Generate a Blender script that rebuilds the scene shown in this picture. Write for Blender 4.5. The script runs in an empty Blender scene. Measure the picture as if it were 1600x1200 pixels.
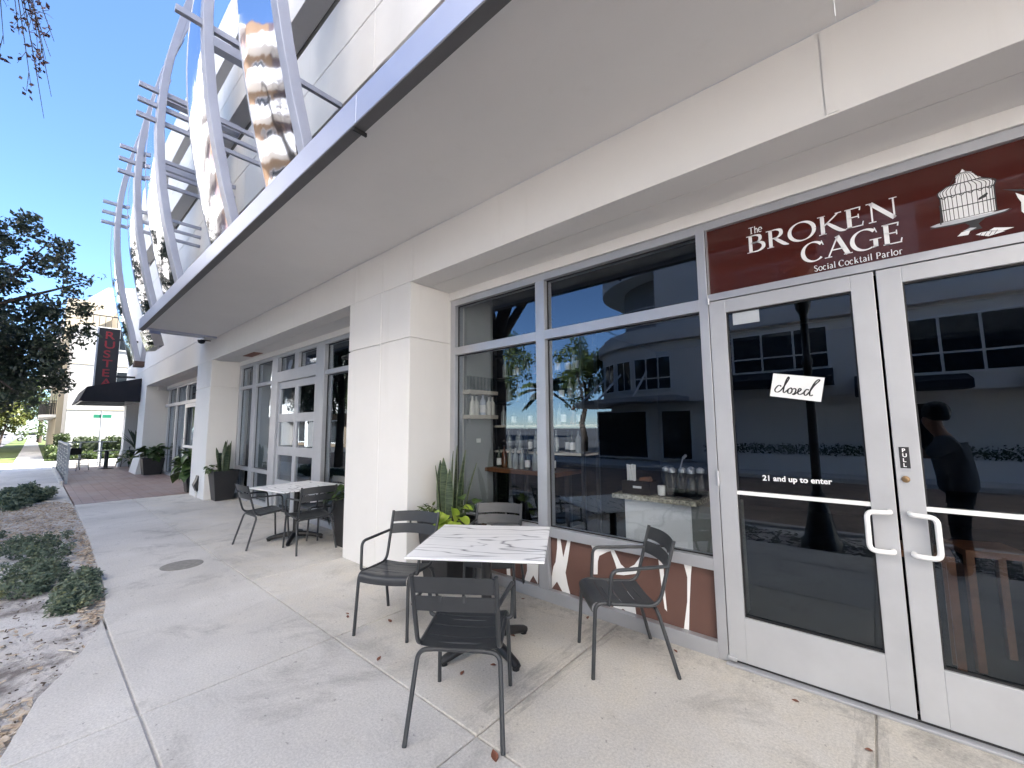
import bpy, bmesh, math, random
import numpy as np
from mathutils import Vector, Matrix
random.seed(7); rng = np.random.default_rng(7)
S = bpy.context.scene
COL = S.collection
R = math.radians
PI = math.pi

# ------------------------------------------------------------------ camera
F_PX = 645.73
YAW, PITCH, ROLL = R(40.915), R(5.864), R(-0.490)
CAM = Vector((0.8547, -3.2219, 1.5946))
cam = bpy.data.cameras.new('camera'); cob = bpy.data.objects.new('camera', cam); COL.objects.link(cob)
cam.sensor_width = 36.0; cam.sensor_fit = 'HORIZONTAL'; cam.lens = F_PX / 1600 * 36
cam.clip_start = 0.03; cam.clip_end = 1500
fw = Vector((-math.sin(YAW) * math.cos(PITCH), math.cos(YAW) * math.cos(PITCH), math.sin(PITCH)))
rt = Vector((math.cos(YAW), math.sin(YAW), 0)); up = rt.cross(fw)
r2 = rt * math.cos(ROLL) + up * math.sin(ROLL); u2 = -rt * math.sin(ROLL) + up * math.cos(ROLL)
M4 = Matrix((r2, u2, -fw)).transposed().to_4x4(); M4.translation = CAM
cob.matrix_world = M4
S.camera = cob

# ------------------------------------------------------------------ sky, sun, exposure
SUN_EL, SUN_AZ = R(39), R(13)          # azimuth measured from +Y towards +X
w = bpy.data.worlds.new('World'); S.world = w; w.use_nodes = True
wn = w.node_tree; bg = wn.nodes['Background']
sky = wn.nodes.new('ShaderNodeTexSky'); sky.sky_type = 'NISHITA'; sky.sun_disc = False
sky.sun_elevation = SUN_EL; sky.sun_rotation = SUN_AZ; sky.air_density = 0.75; sky.dust_density = 0.05; sky.ozone_density = 6.0
wn.links.new(sky.outputs[0], bg.inputs[0]); bg.inputs[1].default_value = 0.058
sl = bpy.data.lights.new('sun', 'SUN'); sl.energy = 5.0; sl.angle = R(0.53); sl.color = (1.0, 0.945, 0.88)
so = bpy.data.objects.new('sun', sl); COL.objects.link(so)
sd = Vector((math.sin(SUN_AZ) * math.cos(SUN_EL), math.cos(SUN_AZ) * math.cos(SUN_EL), math.sin(SUN_EL)))
so.rotation_euler = sd.to_track_quat('Z', 'Y').to_euler(); so.location = sd * 60
S.view_settings.view_transform = 'Standard'; S.view_settings.look = 'None'
S.view_settings.exposure = 3.2; S.view_settings.gamma = 1.0; S.view_settings.use_curve_mapping = False
S.cycles.use_denoising = True
S.cycles.max_bounces = 10; S.cycles.diffuse_bounces = 5; S.cycles.glossy_bounces = 5; S.cycles.transparent_max_bounces = 16
S.cycles.caustics_reflective = False; S.cycles.caustics_refractive = False

# ------------------------------------------------------------------ materials
def newmat(name):
    m = bpy.data.materials.new(name); m.use_nodes = True
    nt = m.node_tree; return m, nt, nt.nodes['Principled BSDF']
def N(nt, t, **kw):
    n = nt.nodes.new(t)
    for k, v in kw.items():
        if hasattr(n, k): setattr(n, k, v)
        else: n.inputs[k].default_value = v
    return n
def ramp(nt, fac, stops):
    r = nt.nodes.new('ShaderNodeValToRGB')
    while len(r.color_ramp.elements) < len(stops): r.color_ramp.elements.new(0.5)
    for e, (p_, c) in zip(r.color_ramp.elements, stops):
        e.position = p_; e.color = (*c, 1) if len(c) == 3 else c
    nt.links.new(fac, r.inputs[0]); return r.outputs[0]
def coords(nt, scale=(1, 1, 1), world=False):
    t = nt.nodes.new('ShaderNodeTexCoord'); mp = nt.nodes.new('ShaderNodeMapping')
    mp.inputs['Scale'].default_value = scale
    if world:
        g = nt.nodes.new('ShaderNodeNewGeometry'); nt.links.new(g.outputs['Position'], mp.inputs[0])
    else: nt.links.new(t.outputs['Object'], mp.inputs[0])
    return mp.outputs[0]
def noise(nt, vec, scale, detail=4, rough=0.6, dist=0):
    n = N(nt, 'ShaderNodeTexNoise'); n.inputs['Scale'].default_value = scale; n.inputs['Detail'].default_value = detail
    n.inputs['Roughness'].default_value = rough; n.inputs['Distortion'].default_value = dist
    nt.links.new(vec, n.inputs['Vector']); return n.outputs['Fac']
def mixc(nt, fac, a, b, mode='MIX'):
    m = nt.nodes.new('ShaderNodeMix'); m.data_type = 'RGBA'; m.blend_type = mode
    for s, v in ((0, fac), (6, a), (7, b)):
        if hasattr(v, 'node'): nt.links.new(v, m.inputs[s])
        elif s == 0: m.inputs[0].default_value = v
        else: m.inputs[s].default_value = (*v, 1)
    return m.outputs[2]
def bump(nt, bs, h, strength, dist=0.01):
    b = nt.nodes.new('ShaderNodeBump'); b.inputs['Strength'].default_value = strength; b.inputs['Distance'].default_value = dist
    nt.links.new(h, b.inputs['Height']); nt.links.new(b.outputs[0], bs.inputs['Normal'])
def simple(name, c, rough=0.5, metal=0.0, var=0.12, vs=6.0, bs_=0.0, bscale=200.0, spec=0.5, world=False):
    m, nt, b = newmat(name)
    v = coords(nt, world=world)
    f = noise(nt, v, vs, 5)
    lo = tuple(x * (1 - var) for x in c); hi = tuple(min(1, x * (1 + var)) for x in c)
    nt.links.new(ramp(nt, f, [(0.3, lo), (0.7, hi)]), b.inputs['Base Color'])
    b.inputs['Roughness'].default_value = rough; b.inputs['Metallic'].default_value = metal
    b.inputs['Specular IOR Level'].default_value = spec
    if bs_: bump(nt, b, noise(nt, v, bscale, 3), bs_, 0.004)
    return m
def stucco(name, c, stain=(0.55, 0.53, 0.49)):
    m, nt, b = newmat(name); v = coords(nt, world=True)
    vv = coords(nt, (6, 6, 0.5), world=True)
    f1 = noise(nt, v, 0.9, 6, 0.65); f2 = noise(nt, vv, 1.0, 5, 0.6)
    c1 = ramp(nt, f1, [(0.25, tuple(x * 0.93 for x in c)), (0.75, c)])
    c2 = ramp(nt, f2, [(0.60, (0, 0, 0)), (0.80, (0.22, 0.22, 0.22))])
    nt.links.new(mixc(nt, c2, c1, stain), b.inputs['Base Color'])
    b.inputs['Roughness'].default_value = 0.85; b.inputs['Specular IOR Level'].default_value = 0.25
    bump(nt, b, noise(nt, v, 140, 4, 0.7), 0.25, 0.003)
    return m
def concrete(name, c, warm):
    m, nt, b = newmat(name); v = coords(nt, world=True)
    big = noise(nt, v, 0.55, 6, 0.62, 0.3); mid = noise(nt, v, 3.2, 6, 0.7, 0.4); fine = noise(nt, v, 75, 4, 0.85)
    spk = noise(nt, v, 170, 2, 0.5)
    col = ramp(nt, big, [(0.3, tuple(x * 0.78 for x in c)), (0.7, tuple(x * 1.14 for x in c))])
    col = mixc(nt, ramp(nt, mid, [(0.42, (0, 0, 0)), (0.72, (0.55, 0.55, 0.55))]), col, warm)
    dark = ramp(nt, noise(nt, v, 1.5, 8, 0.75, 0.8), [(0.53, (0, 0, 0)), (0.70, (0.62, 0.62, 0.62))])
    col = mixc(nt, dark, col, tuple(x * 0.45 for x in c))
    col = mixc(nt, 0.55, col, ramp(nt, fine, [(0.36, (0.68, 0.68, 0.68)), (0.62, (1.22, 1.22, 1.22))]), 'MULTIPLY')
    spots = ramp(nt, noise(nt, v, 22, 3, 0.6), [(0.66, (0, 0, 0)), (0.73, (0.7, 0.7, 0.7))])
    col = mixc(nt, spots, col, tuple(x * 0.38 for x in c))
    col = mixc(nt, ramp(nt, spk, [(0.66, (0, 0, 0)), (0.72, (0.3, 0.3, 0.3))]), col, (0.72, 0.70, 0.66))
    sx = N(nt, 'ShaderNodeSeparateXYZ'); nt.links.new(v, sx.inputs[0])
    def mth(op, a, c_=None):
        q = N(nt, 'ShaderNodeMath', operation=op)
        for i, z in enumerate((a, c_)):
            if z is None: continue
            if hasattr(z, 'node'): nt.links.new(z, q.inputs[i])
            else: q.inputs[i].default_value = z
        return q.outputs[0]
    for xc, hw, y0 in ((-0.86, 0.11, -1.45), (0.73, 0.07, -0.9)):
        dx = mth('ABSOLUTE', mth('SUBTRACT', sx.outputs[0], xc)); msk = mth('MULTIPLY', mth('LESS_THAN', dx, hw), mth('GREATER_THAN', sx.outputs[1], y0))
        nn_ = noise(nt, coords(nt, (9, 2, 1), world=True), 2.4, 6, 0.75)
        col = mixc(nt, mth('MULTIPLY', msk, ramp(nt, nn_, [(0.42, (0, 0, 0)), (0.68, (0.65, 0.65, 0.65))])), col, tuple(x * 0.38 for x in c))
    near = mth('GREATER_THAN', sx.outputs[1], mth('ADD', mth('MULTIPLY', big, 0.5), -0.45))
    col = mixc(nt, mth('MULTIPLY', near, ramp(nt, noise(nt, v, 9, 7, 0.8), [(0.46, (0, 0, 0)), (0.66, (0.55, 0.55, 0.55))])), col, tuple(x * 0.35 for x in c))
    nt.links.new(col, b.inputs['Base Color']); b.inputs['Roughness'].default_value = 0.82
    b.inputs['Specular IOR Level'].default_value = 0.35
    bump(nt, b, noise(nt, v, 90, 5, 0.75), 0.35, 0.004)
    return m
def leafmat(name, c1, c2, c3=None, vs=9.0, rough=0.5, trans=0.25):
    m, nt, b = newmat(name); v = coords(nt, world=True)
    f = noise(nt, v, vs, 2, 0.6)
    stops = [(0.32, c1), (0.55, c2)] + ([(0.72, c3)] if c3 else [])
    col = ramp(nt, f, stops)
    nt.links.new(col, b.inputs['Base Color']); b.inputs['Roughness'].default_value = rough
    t = N(nt, 'ShaderNodeBsdfTranslucent'); nt.links.new(col, t.inputs[0])
    mx = N(nt, 'ShaderNodeMixShader'); mx.inputs[0].default_value = trans
    nt.links.new(b.outputs[0], mx.inputs[1]); nt.links.new(t.outputs[0], mx.inputs[2])
    nt.links.new(mx.outputs[0], nt.nodes['Material Output'].inputs[0]); return m
def glassmat(name, tint, ior=1.75, gcol=(1, 1, 1)):
    m, nt, b = newmat(name); nt.nodes.remove(b)
    fr = N(nt, 'ShaderNodeFresnel'); fr.inputs[0].default_value = ior
    g = N(nt, 'ShaderNodeBsdfGlossy'); g.inputs['Roughness'].default_value = 0.0; g.inputs[0].default_value = (*gcol, 1)
    t = N(nt, 'ShaderNodeBsdfTransparent'); t.inputs[0].default_value = (*tint, 1)
    v = coords(nt, world=True); bp_ = N(nt, 'ShaderNodeBump'); bp_.inputs['Strength'].default_value = 0.02; bp_.inputs['Distance'].default_value = 0.02
    nt.links.new(noise(nt, v, 1.6, 1), bp_.inputs['Height']); nt.links.new(bp_.outputs[0], g.inputs['Normal'])
    mx = N(nt, 'ShaderNodeMixShader'); nt.links.new(fr.outputs[0], mx.inputs[0]); nt.links.new(t.outputs[0], mx.inputs[1]); nt.links.new(g.outputs[0], mx.inputs[2])
    clear = N(nt, 'ShaderNodeBsdfTransparent')
    geo = N(nt, 'ShaderNodeNewGeometry'); m2 = N(nt, 'ShaderNodeMixShader')
    nt.links.new(geo.outputs['Backfacing'], m2.inputs[0]); nt.links.new(mx.outputs[0], m2.inputs[1]); nt.links.new(clear.outputs[0], m2.inputs[2])
    nt.links.new(m2.outputs[0], nt.nodes['Material Output'].inputs[0]); return m
def marble(name, base, vein, scale=1.0):
    m, nt, b = newmat(name); t = coords(nt)
    mp = nt.nodes.new('ShaderNodeMapping'); mp.inputs['Rotation'].default_value = (0, 0, R(28)); mp.inputs['Scale'].default_value = (0.42 * scale, 2.3 * scale, 1.0)
    nt.links.new(t, mp.inputs[0])
    n1 = N(nt, 'ShaderNodeTexNoise'); n1.inputs['Scale'].default_value = 1.5; n1.inputs['Detail'].default_value = 3.0; n1.inputs['Roughness'].default_value = 0.45; n1.inputs['Distortion'].default_value = 0.25
    nt.links.new(mp.outputs[0], n1.inputs['Vector'])
    n2 = noise(nt, t, 2.2 * scale, 5, 0.6, 0.6)
    def band(fac, c, wd, amt):
        a = N(nt, 'ShaderNodeMath', operation='SUBTRACT'); nt.links.new(fac, a.inputs[0]); a.inputs[1].default_value = c
        d = N(nt, 'ShaderNodeMath', operation='ABSOLUTE'); nt.links.new(a.outputs[0], d.inputs[0])
        return ramp(nt, d.outputs[0], [(0.0, (amt, amt, amt)), (wd, (0, 0, 0))])
    col = mixc(nt, ramp(nt, n2, [(0.45, (0, 0, 0)), (0.8, (0.35, 0.35, 0.35))]), base, (0.62, 0.62, 0.64))
    col = mixc(nt, band(n1.outputs['Fac'], 0.5, 0.010, 0.95), col, vein)
    col = mixc(nt, band(n1.outputs['Fac'], 0.60, 0.009, 0.8), col, vein)
    col = mixc(nt, band(n1.outputs['Fac'], 0.41, 0.007, 0.6), col, vein)
    nt.links.new(col, b.inputs['Base Color']); b.inputs['Roughness'].default_value = 0.3
    return m

M = {}
M['wall'] = stucco('white_stucco', (0.755, 0.745, 0.73))
M['soffit'] = stucco('soffit_stucco', (0.71, 0.70, 0.69))
M['upper'] = stucco('upper_stucco', (0.78, 0.78, 0.79))
M['cream'] = stucco('cream_stucco', (0.42, 0.37, 0.28))
M['garage'] = simple('garage_concrete', (0.10, 0.095, 0.09), 0.9)
M['alu'] = simple('clear_aluminium', (0.46, 0.47, 0.50), 0.42, 0.55, 0.06, 3, 0.05, 300)
M['alu_worn'] = simple('worn_aluminium', (0.48, 0.49, 0.51), 0.45, 0.4, 0.06, 3, 0.08, 120)
M['fascia'] = simple('fascia_metal', (0.46, 0.49, 0.60), 0.38, 0.6, 0.04, 1.5)
M['rib'] = simple('rib_metal', (0.37, 0.385, 0.45), 0.45, 0.5, 0.07, 2)
M['gasket'] = simple('black_gasket', (0.012, 0.012, 0.013), 0.6)
M['blackpaint'] = simple('black_paint', (0.014, 0.014, 0.016), 0.4, 0.0, 0.2, 8)
M['chair'] = simple('charcoal_powder_coat', (0.035, 0.038, 0.042), 0.40, 0.0, 0.10, 9, 0.12, 500)
M['cast'] = simple('black_cast_iron', (0.012, 0.012, 0.013), 0.42, 0.0, 0.2, 10, 0.2, 250)
M['tabletop'] = marble('marble_laminate', (0.88, 0.88, 0.89), (0.10, 0.10, 0.13))
M['counter'] = marble('counter_marble', (0.80, 0.82, 0.83), (0.60, 0.62, 0.64), 1.7)
M['slab'] = concrete('slab_concrete', (0.60, 0.575, 0.535), (0.62, 0.57, 0.48))
M['walk'] = concrete('walk_concrete', (0.59, 0.57, 0.54), (0.61, 0.58, 0.53))
M['glass'] = glassmat('storefront_glass', (0.72, 0.74, 0.75), 1.9, (0.78, 0.89, 1.0))
M['clearglass'] = glassmat('bottle_glass', (0.80, 0.84, 0.83), 1.5)
M['oppglass'] = simple('far_window_glass', (0.02, 0.025, 0.03), 0.06)
M['white'] = simple('white_vinyl', (0.82, 0.82, 0.82), 0.5, 0, 0.02)
M['signred'] = simple('oxblood_sign_film', (0.062, 0.0135, 0.010), 0.035, 0, 0.10, 2, spec=0.55)
M['mural'] = simple('brown_mural_film', (0.125, 0.068, 0.056), 0.35, 0, 0.06, 3, spec=0.4)
M['black'] = simple('black_print', (0.015, 0.015, 0.018), 0.5)
M['paper'] = simple('white_paper', (0.80, 0.81, 0.80), 0.7, 0, 0.03)
M['redletter'] = simple('red_letter', (0.33, 0.020, 0.030), 0.4)
M['awning'] = simple('black_awning_cloth', (0.017, 0.017, 0.022), 0.85, 0, 0.2, 4, 0.3, 150)
M['soil'] = simple('potting_soil', (0.04, 0.028, 0.02), 0.95, 0, 0.4, 30)
M['pot'] = simple('black_planter', (0.016, 0.016, 0.018), 0.45, 0, 0.2, 6, 0.1, 60)
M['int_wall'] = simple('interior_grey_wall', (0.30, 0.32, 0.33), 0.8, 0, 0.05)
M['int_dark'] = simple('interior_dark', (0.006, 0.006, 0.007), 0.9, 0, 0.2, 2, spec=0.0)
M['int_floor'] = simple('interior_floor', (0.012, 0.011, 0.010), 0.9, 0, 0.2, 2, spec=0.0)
M['wood'] = simple('warm_wood', (0.13, 0.050, 0.018), 0.5, 0, 0.3, 9)
M['shelfw'] = simple('pale_shelf', (0.60, 0.55, 0.47), 0.6, 0, 0.08)
M['granite'] = simple('speckled_granite', (0.36, 0.34, 0.27), 0.25, 0, 0.85, 45)
M['brick_road'] = simple('brick_road', (0.23, 0.165, 0.125), 0.85, 0, 0.3, 3, 0.4, 30, world=True)
M['asphalt'] = simple('asphalt', (0.075, 0.075, 0.08), 0.9, 0, 0.25, 2, 0.4, 80, world=True)
M['steel'] = simple('galvanised_rail', (0.33, 0.35, 0.37), 0.45, 0.5, 0.1, 5)
M['bark'] = simple('bark', (0.055, 0.042, 0.034), 0.95, 0, 0.4, 8, 0.8, 40)
M['skin'] = simple('skin', (0.34, 0.19, 0.13), 0.55); M['hair'] = simple('dark_hair', (0.012, 0.009, 0.008), 0.6)
M['shirt'] = simple('grey_shirt', (0.10, 0.11, 0.13), 0.9); M['trouser'] = simple('dark_trousers', (0.02, 0.02, 0.025), 0.9)
M['carpaint'] = simple('silver_car_paint', (0.55, 0.57, 0.6), 0.25, 0.3, 0.03)
M['rubber'] = simple('rubber', (0.015, 0.015, 0.015), 0.8)
M['green_sign'] = simple('green_sign', (0.02, 0.20, 0.12), 0.4)
M['leaf_dark'] = leafmat('dark_leaves', (0.030, 0.046, 0.028), (0.054, 0.074, 0.046), (0.078, 0.068, 0.070), 7, 0.45, 0.22)
M['leaf_oak'] = leafmat('oak_leaves', (0.030, 0.042, 0.018), (0.06, 0.08, 0.03), (0.10, 0.05, 0.05), 8, 0.5, 0.3)
M['leaf_mid'] = leafmat('mid_leaves', (0.030, 0.052, 0.018), (0.065, 0.10, 0.028), (0.12, 0.13, 0.04), 4, 0.5, 0.3)
M['leaf_yel'] = leafmat('yellow_leaves', (0.05, 0.065, 0.015), (0.10, 0.12, 0.025), (0.16, 0.14, 0.04), 5, 0.5, 0.3)
M['juniper'] = leafmat('juniper_green', (0.075, 0.110, 0.075), (0.14, 0.185, 0.13), (0.25, 0.26, 0.13), 11, 0.55, 0.2)
M['hedge'] = leafmat('hedge_green', (0.018, 0.034, 0.012), (0.042, 0.066, 0.020), (0.08, 0.10, 0.03), 9, 0.5, 0.2)
M['pothos'] = leafmat('lime_leaf', (0.22, 0.33, 0.03), (0.34, 0.46, 0.06), (0.45, 0.52, 0.12), 14, 0.35, 0.3)
M['bigleaf'] = leafmat('broad_leaf', (0.035, 0.075, 0.022), (0.075, 0.13, 0.035), (0.20, 0.25, 0.12), 12, 0.35, 0.25)
M['fern'] = leafmat('fern_leaf', (0.05, 0.09, 0.02), (0.10, 0.15, 0.03), None, 20, 0.45, 0.3)
M['grass'] = leafmat('lawn_grass', (0.045, 0.075, 0.015), (0.09, 0.13, 0.025), (0.15, 0.17, 0.05), 1.2, 0.8, 0.1)
def snakemat():
    m, nt, b = newmat('snake_leaf'); v = coords(nt)
    f = noise(nt, coords(nt, (7, 7, 42)), 1.0, 4, 0.65, 0.5)
    nt.links.new(ramp(nt, f, [(0.40, (0.018, 0.036, 0.020)), (0.62, (0.085, 0.115, 0.070))]), b.inputs['Base Color']); b.inputs['Roughness'].default_value = 0.4
    return m
M['snake'] = snakemat()
M['snake_edge'] = simple('snake_edge', (0.15, 0.18, 0.08), 0.45)
def soilmat():
    m, nt, b = newmat('sandy_bed'); v = coords(nt, world=True)
    f = noise(nt, v, 1.1, 7, 0.7, 0.4); g = noise(nt, v, 14, 5, 0.7)
    col = ramp(nt, f, [(0.36, (0.20, 0.175, 0.16)), (0.46, (0.56, 0.53, 0.50)), (0.7, (0.66, 0.64, 0.62))])
    col = mixc(nt, ramp(nt, g, [(0.55, (0, 0, 0)), (0.70, (0.8, 0.8, 0.8))]), col, (0.13, 0.11, 0.095))
    nt.links.new(col, b.inputs['Base Color']); b.inputs['Roughness'].default_value = 0.95
    bump(nt, b, g, 0.9, 0.03); return m
M['soilbed'] = soilmat()
def chipmat():
    m, nt, b = newmat('wood_chips'); v = coords(nt, world=True)
    nt.links.new(ramp(nt, noise(nt, v, 16, 2, 0.6), [(0.3, (0.20, 0.14, 0.10)), (0.45, (0.44, 0.35, 0.26)), (0.6, (0.56, 0.48, 0.39)), (0.75, (0.60, 0.57, 0.52))]), b.inputs['Base Color']); b.inputs['Roughness'].default_value = 0.9; return m
M['chips'] = chipmat()
def tilemat():
    m, nt, b = newmat('terrace_tile'); v = coords(nt, world=True)
    br = N(nt, 'ShaderNodeTexBrick'); br.inputs['Scale'].default_value = 1.0; br.inputs['Color1'].default_value = (0.29, 0.195, 0.165, 1); br.inputs['Color2'].default_value = (0.34, 0.245, 0.21, 1)
    br.inputs['Mortar'].default_value = (0.16, 0.12, 0.11, 1); br.inputs['Brick Width'].default_value = 0.4; br.inputs['Row Height'].default_value = 0.2; br.inputs['Mortar Size'].default_value = 0.006
    nt.links.new(v, br.inputs[0])
    f = noise(nt, v, 0.8, 6, 0.7)
    col = mixc(nt, ramp(nt, f, [(0.4, (0, 0, 0)), (0.7, (0.75, 0.75, 0.75))]), br.outputs[0], (0.36, 0.31, 0.30))
    nt.links.new(col, b.inputs['Base Color']); b.inputs['Roughness'].default_value = 0.55; return m
M['tile'] = tilemat()
def mirrormat():
    m, nt, b = newmat('polished_steel_sheet'); v = coords(nt, (1, 1, 1), world=True)
    b.inputs['Metallic'].default_value = 1.0; b.inputs['Base Color'].default_value = (0.74, 0.74, 0.78, 1); b.inputs['Roughness'].default_value = 0.06
    n1 = noise(nt, v, 2.2, 2, 0.5, 0.4)
    bump(nt, b, n1, 0.13, 0.035); return m
M['mirror'] = mirrormat()

# ------------------------------------------------------------------ mesh builder
class MB:
    def __init__(s): s.v = []; s.f = []; s.sm = []
    def add(s, vs, fs, smooth=False):
        o = len(s.v); s.v += [tuple(x) for x in vs]; s.f += [tuple(i + o for i in f) for f in fs]; s.sm += [smooth] * len(fs); return s
    def box(s, x0, x1, y0, y1, z0, z1):
        x0, x1 = min(x0, x1), max(x0, x1); y0, y1 = min(y0, y1), max(y0, y1); z0, z1 = min(z0, z1), max(z0, z1)
        return s.add([(x0, y0, z0), (x1, y0, z0), (x1, y1, z0), (x0, y1, z0), (x0, y0, z1), (x1, y0, z1), (x1, y1, z1), (x0, y1, z1)],
              [(0, 3, 2, 1), (4, 5, 6, 7), (0, 1, 5, 4), (1, 2, 6, 5), (2, 3, 7, 6), (3, 0, 4, 7)])
    def prism(s, poly, a, b, axis='y'):
        def P(q, c):
            return {'y': (q[0], c, q[1]), 'z': (q[0], q[1], c), 'x': (c, q[0], q[1])}[axis]
        n = len(poly)
        ar = sum(poly[i][0] * poly[(i + 1) % n][1] - poly[(i + 1) % n][0] * poly[i][1] for i in range(n))
        if ar < 0: poly = poly[::-1]
        flip = (axis == 'y')
        vs = [P(q, a) for q in poly] + [P(q, b) for q in poly]
        lo, hi = tuple(range(n)), tuple(range(n, 2 * n))
        sides = [(i, (i + 1) % n, n + (i + 1) % n, n + i) for i in range(n)]
        if flip == (b > a): fs = [lo, hi[::-1]] + [q[::-1] for q in sides]
        else: fs = [lo[::-1], hi] + sides
        return s.add(vs, fs)
    def tube(s, pts, r, n=10, caps=True, smooth=True, flat=None):
        pts = [Vector(p) for p in pts]; k = len(pts)
        rad = r if isinstance(r, (list, tuple)) else [r] * k
        t = [(pts[min(i + 1, k - 1)] - pts[max(i - 1, 0)]).normalized() for i in range(k)]
        ref = Vector((0, 0, 1)) if abs(t[0].z) < 0.9 else Vector((1, 0, 0))
        nn = (ref - t[0] * ref.dot(t[0])).normalized(); vs = []
        for i in range(k):
            nn = (nn - t[i] * nn.dot(t[i])).normalized(); bb = t[i].cross(nn)
            for j in range(n):
                a = 2 * PI * j / n; vs.append(pts[i] + (nn * math.cos(a) + bb * math.sin(a)) * rad[i])
        fs = [(i * n + j, i * n + (j + 1) % n, (i + 1) * n + (j + 1) % n, (i + 1) * n + j) for i in range(k - 1) for j in range(n)]
        s.add(vs, fs, smooth)
        if caps: s.add(vs[:n], [tuple(range(n))[::-1]]); s.add(vs[-n:], [tuple(range(n))])
        return s
    def lathe(s, prof, c=(0, 0, 0), n=20, smooth=True):
        vs = []; k = len(prof)
        for (r, z) in prof:
            for j in range(n):
                a = 2 * PI * j / n; vs.append((c[0] + r * math.cos(a), c[1] + r * math.sin(a), c[2] + z))
        fs = [(i * n + j, i * n + (j + 1) % n, (i + 1) * n + (j + 1) % n, (i + 1) * n + j) for i in range(k - 1) for j in range(n)]
        s.add(vs, fs, smooth); s.add(vs[:n], [tuple(range(n))[::-1]]); s.add(vs[-n:], [tuple(range(n))]); return s
    def grid(s, rows, smooth=True, thick=0.0):
        m_, n = len(rows), len(rows[0]); vs = [Vector(p) for r_ in rows for p in r_]
        fs = [(i * n + j, i * n + j + 1, (i + 1) * n + j + 1, (i + 1) * n + j) for i in range(m_ - 1) for j in range(n - 1)]
        if not thick: return s.add(vs, fs, smooth)
        nor = []
        for i in range(m_):
            for j in range(n):
                a = Vector(rows[min(i + 1, m_ - 1)][j]) - Vector(rows[max(i - 1, 0)][j]); b = Vector(rows[i][min(j + 1, n - 1)]) - Vector(rows[i][max(j - 1, 0)])
                q = b.cross(a); nor.append(q.normalized() if q.length > 1e-9 else Vector((0, 0, 1)))
        v2 = [p - q * thick for p, q in zip(vs, nor)]; o = m_ * n
        f2 = [tuple(i + o for i in f[::-1]) for f in fs]
        ring = [j for j in range(n)] + [i * n + n - 1 for i in range(1, m_)] + [(m_ - 1) * n + j for j in range(n - 2, -1, -1)] + [i * n for i in range(m_ - 2, 0, -1)]
        f3 = [(ring[i], ring[i] + o, ring[(i + 1) % len(ring)] + o, ring[(i + 1) % len(ring)]) for i in range(len(ring))]
        s.add(vs + v2, fs + f2 , smooth); s.add(vs + v2, f3, False); return s
    def build(s, name, mat, parent=None, bevel=0.0, kind=None):
        me = bpy.data.meshes.new(name); me.from_pydata(s.v, [], s.f)
        me.polygons.foreach_set('use_smooth', s.sm); me.materials.append(mat); me.update()
        o = bpy.data.objects.new(name, me); COL.objects.link(o)
        if parent is not None: o.parent = parent
        if bevel:
            md = o.modifiers.new('bevel', 'BEVEL'); md.width = bevel; md.segments = 2; md.limit_method = 'ANGLE'; md.angle_limit = R(40)
        if kind: o['kind'] = kind
        return o
def fillet(pts, r, n=5):
    pts = [Vector(p) for p in pts]; out = [pts[0]]
    for i in range(1, len(pts) - 1):
        a, b, c = pts[i - 1], pts[i], pts[i + 1]; rr = r[i] if isinstance(r, (list, tuple)) else r
        d1, d2 = (a - b), (c - b); L_ = min(rr, d1.length * .48, d2.length * .48)
        p0, p1 = b + d1.normalized() * L_, b + d2.normalized() * L_
        for k in range(n + 1):
            t = k / n; out.append(p0 * (1 - t) ** 2 + b * 2 * t * (1 - t) + p1 * t * t)
    out.append(pts[-1]); return out
def tag(o, label, cat, group=None):
    o['label'] = label; o['category'] = cat
    if group: o['group'] = group
    return o
def thing(name, label, cat, loc=(0, 0, 0), rz=0.0, group=None):
    o = bpy.data.objects.new(name, None); COL.objects.link(o); o.location = loc; o.rotation_euler = (0, 0, rz); o.empty_display_size = 0.2
    return tag(o, label, cat, group)
def struct_empty(name):
    o = bpy.data.objects.new(name, None); COL.objects.link(o); o['kind'] = 'structure'; return o
def dup(root, loc, rz, label, group=None):
    r_ = root.copy(); COL.objects.link(r_); r_.location = loc; r_.rotation_euler = (0, 0, rz); r_['label'] = label
    if group: r_['group'] = group
    for ch in list(root.children):
        c = ch.copy(); COL.objects.link(c); c.parent = r_
        for g in list(ch.children):
            d = g.copy(); COL.objects.link(d); d.parent = c
    return r_
def textmesh(name, body, size, mat, parent, loc, rot, bold=0.0, extrude=0.0015, sx=1.0, shear=0.0):
    cu = bpy.data.curves.new(name, 'FONT'); cu.body = body; cu.size = size; cu.extrude = extrude; cu.offset = bold; cu.shear = shear; cu.resolution_u = 6
    t = bpy.data.objects.new('tmp', cu); COL.objects.link(t)
    me = bpy.data.meshes.new_from_object(t.evaluated_get(bpy.context.evaluated_depsgraph_get())); bpy.data.objects.remove(t)
    me.name = name; me.materials.clear(); me.materials.append(mat)
    o = bpy.data.objects.new(name, me); COL.objects.link(o); o.parent = parent; o.location = loc; o.rotation_euler = rot; o.scale = (sx, 1, 1); return o

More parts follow.
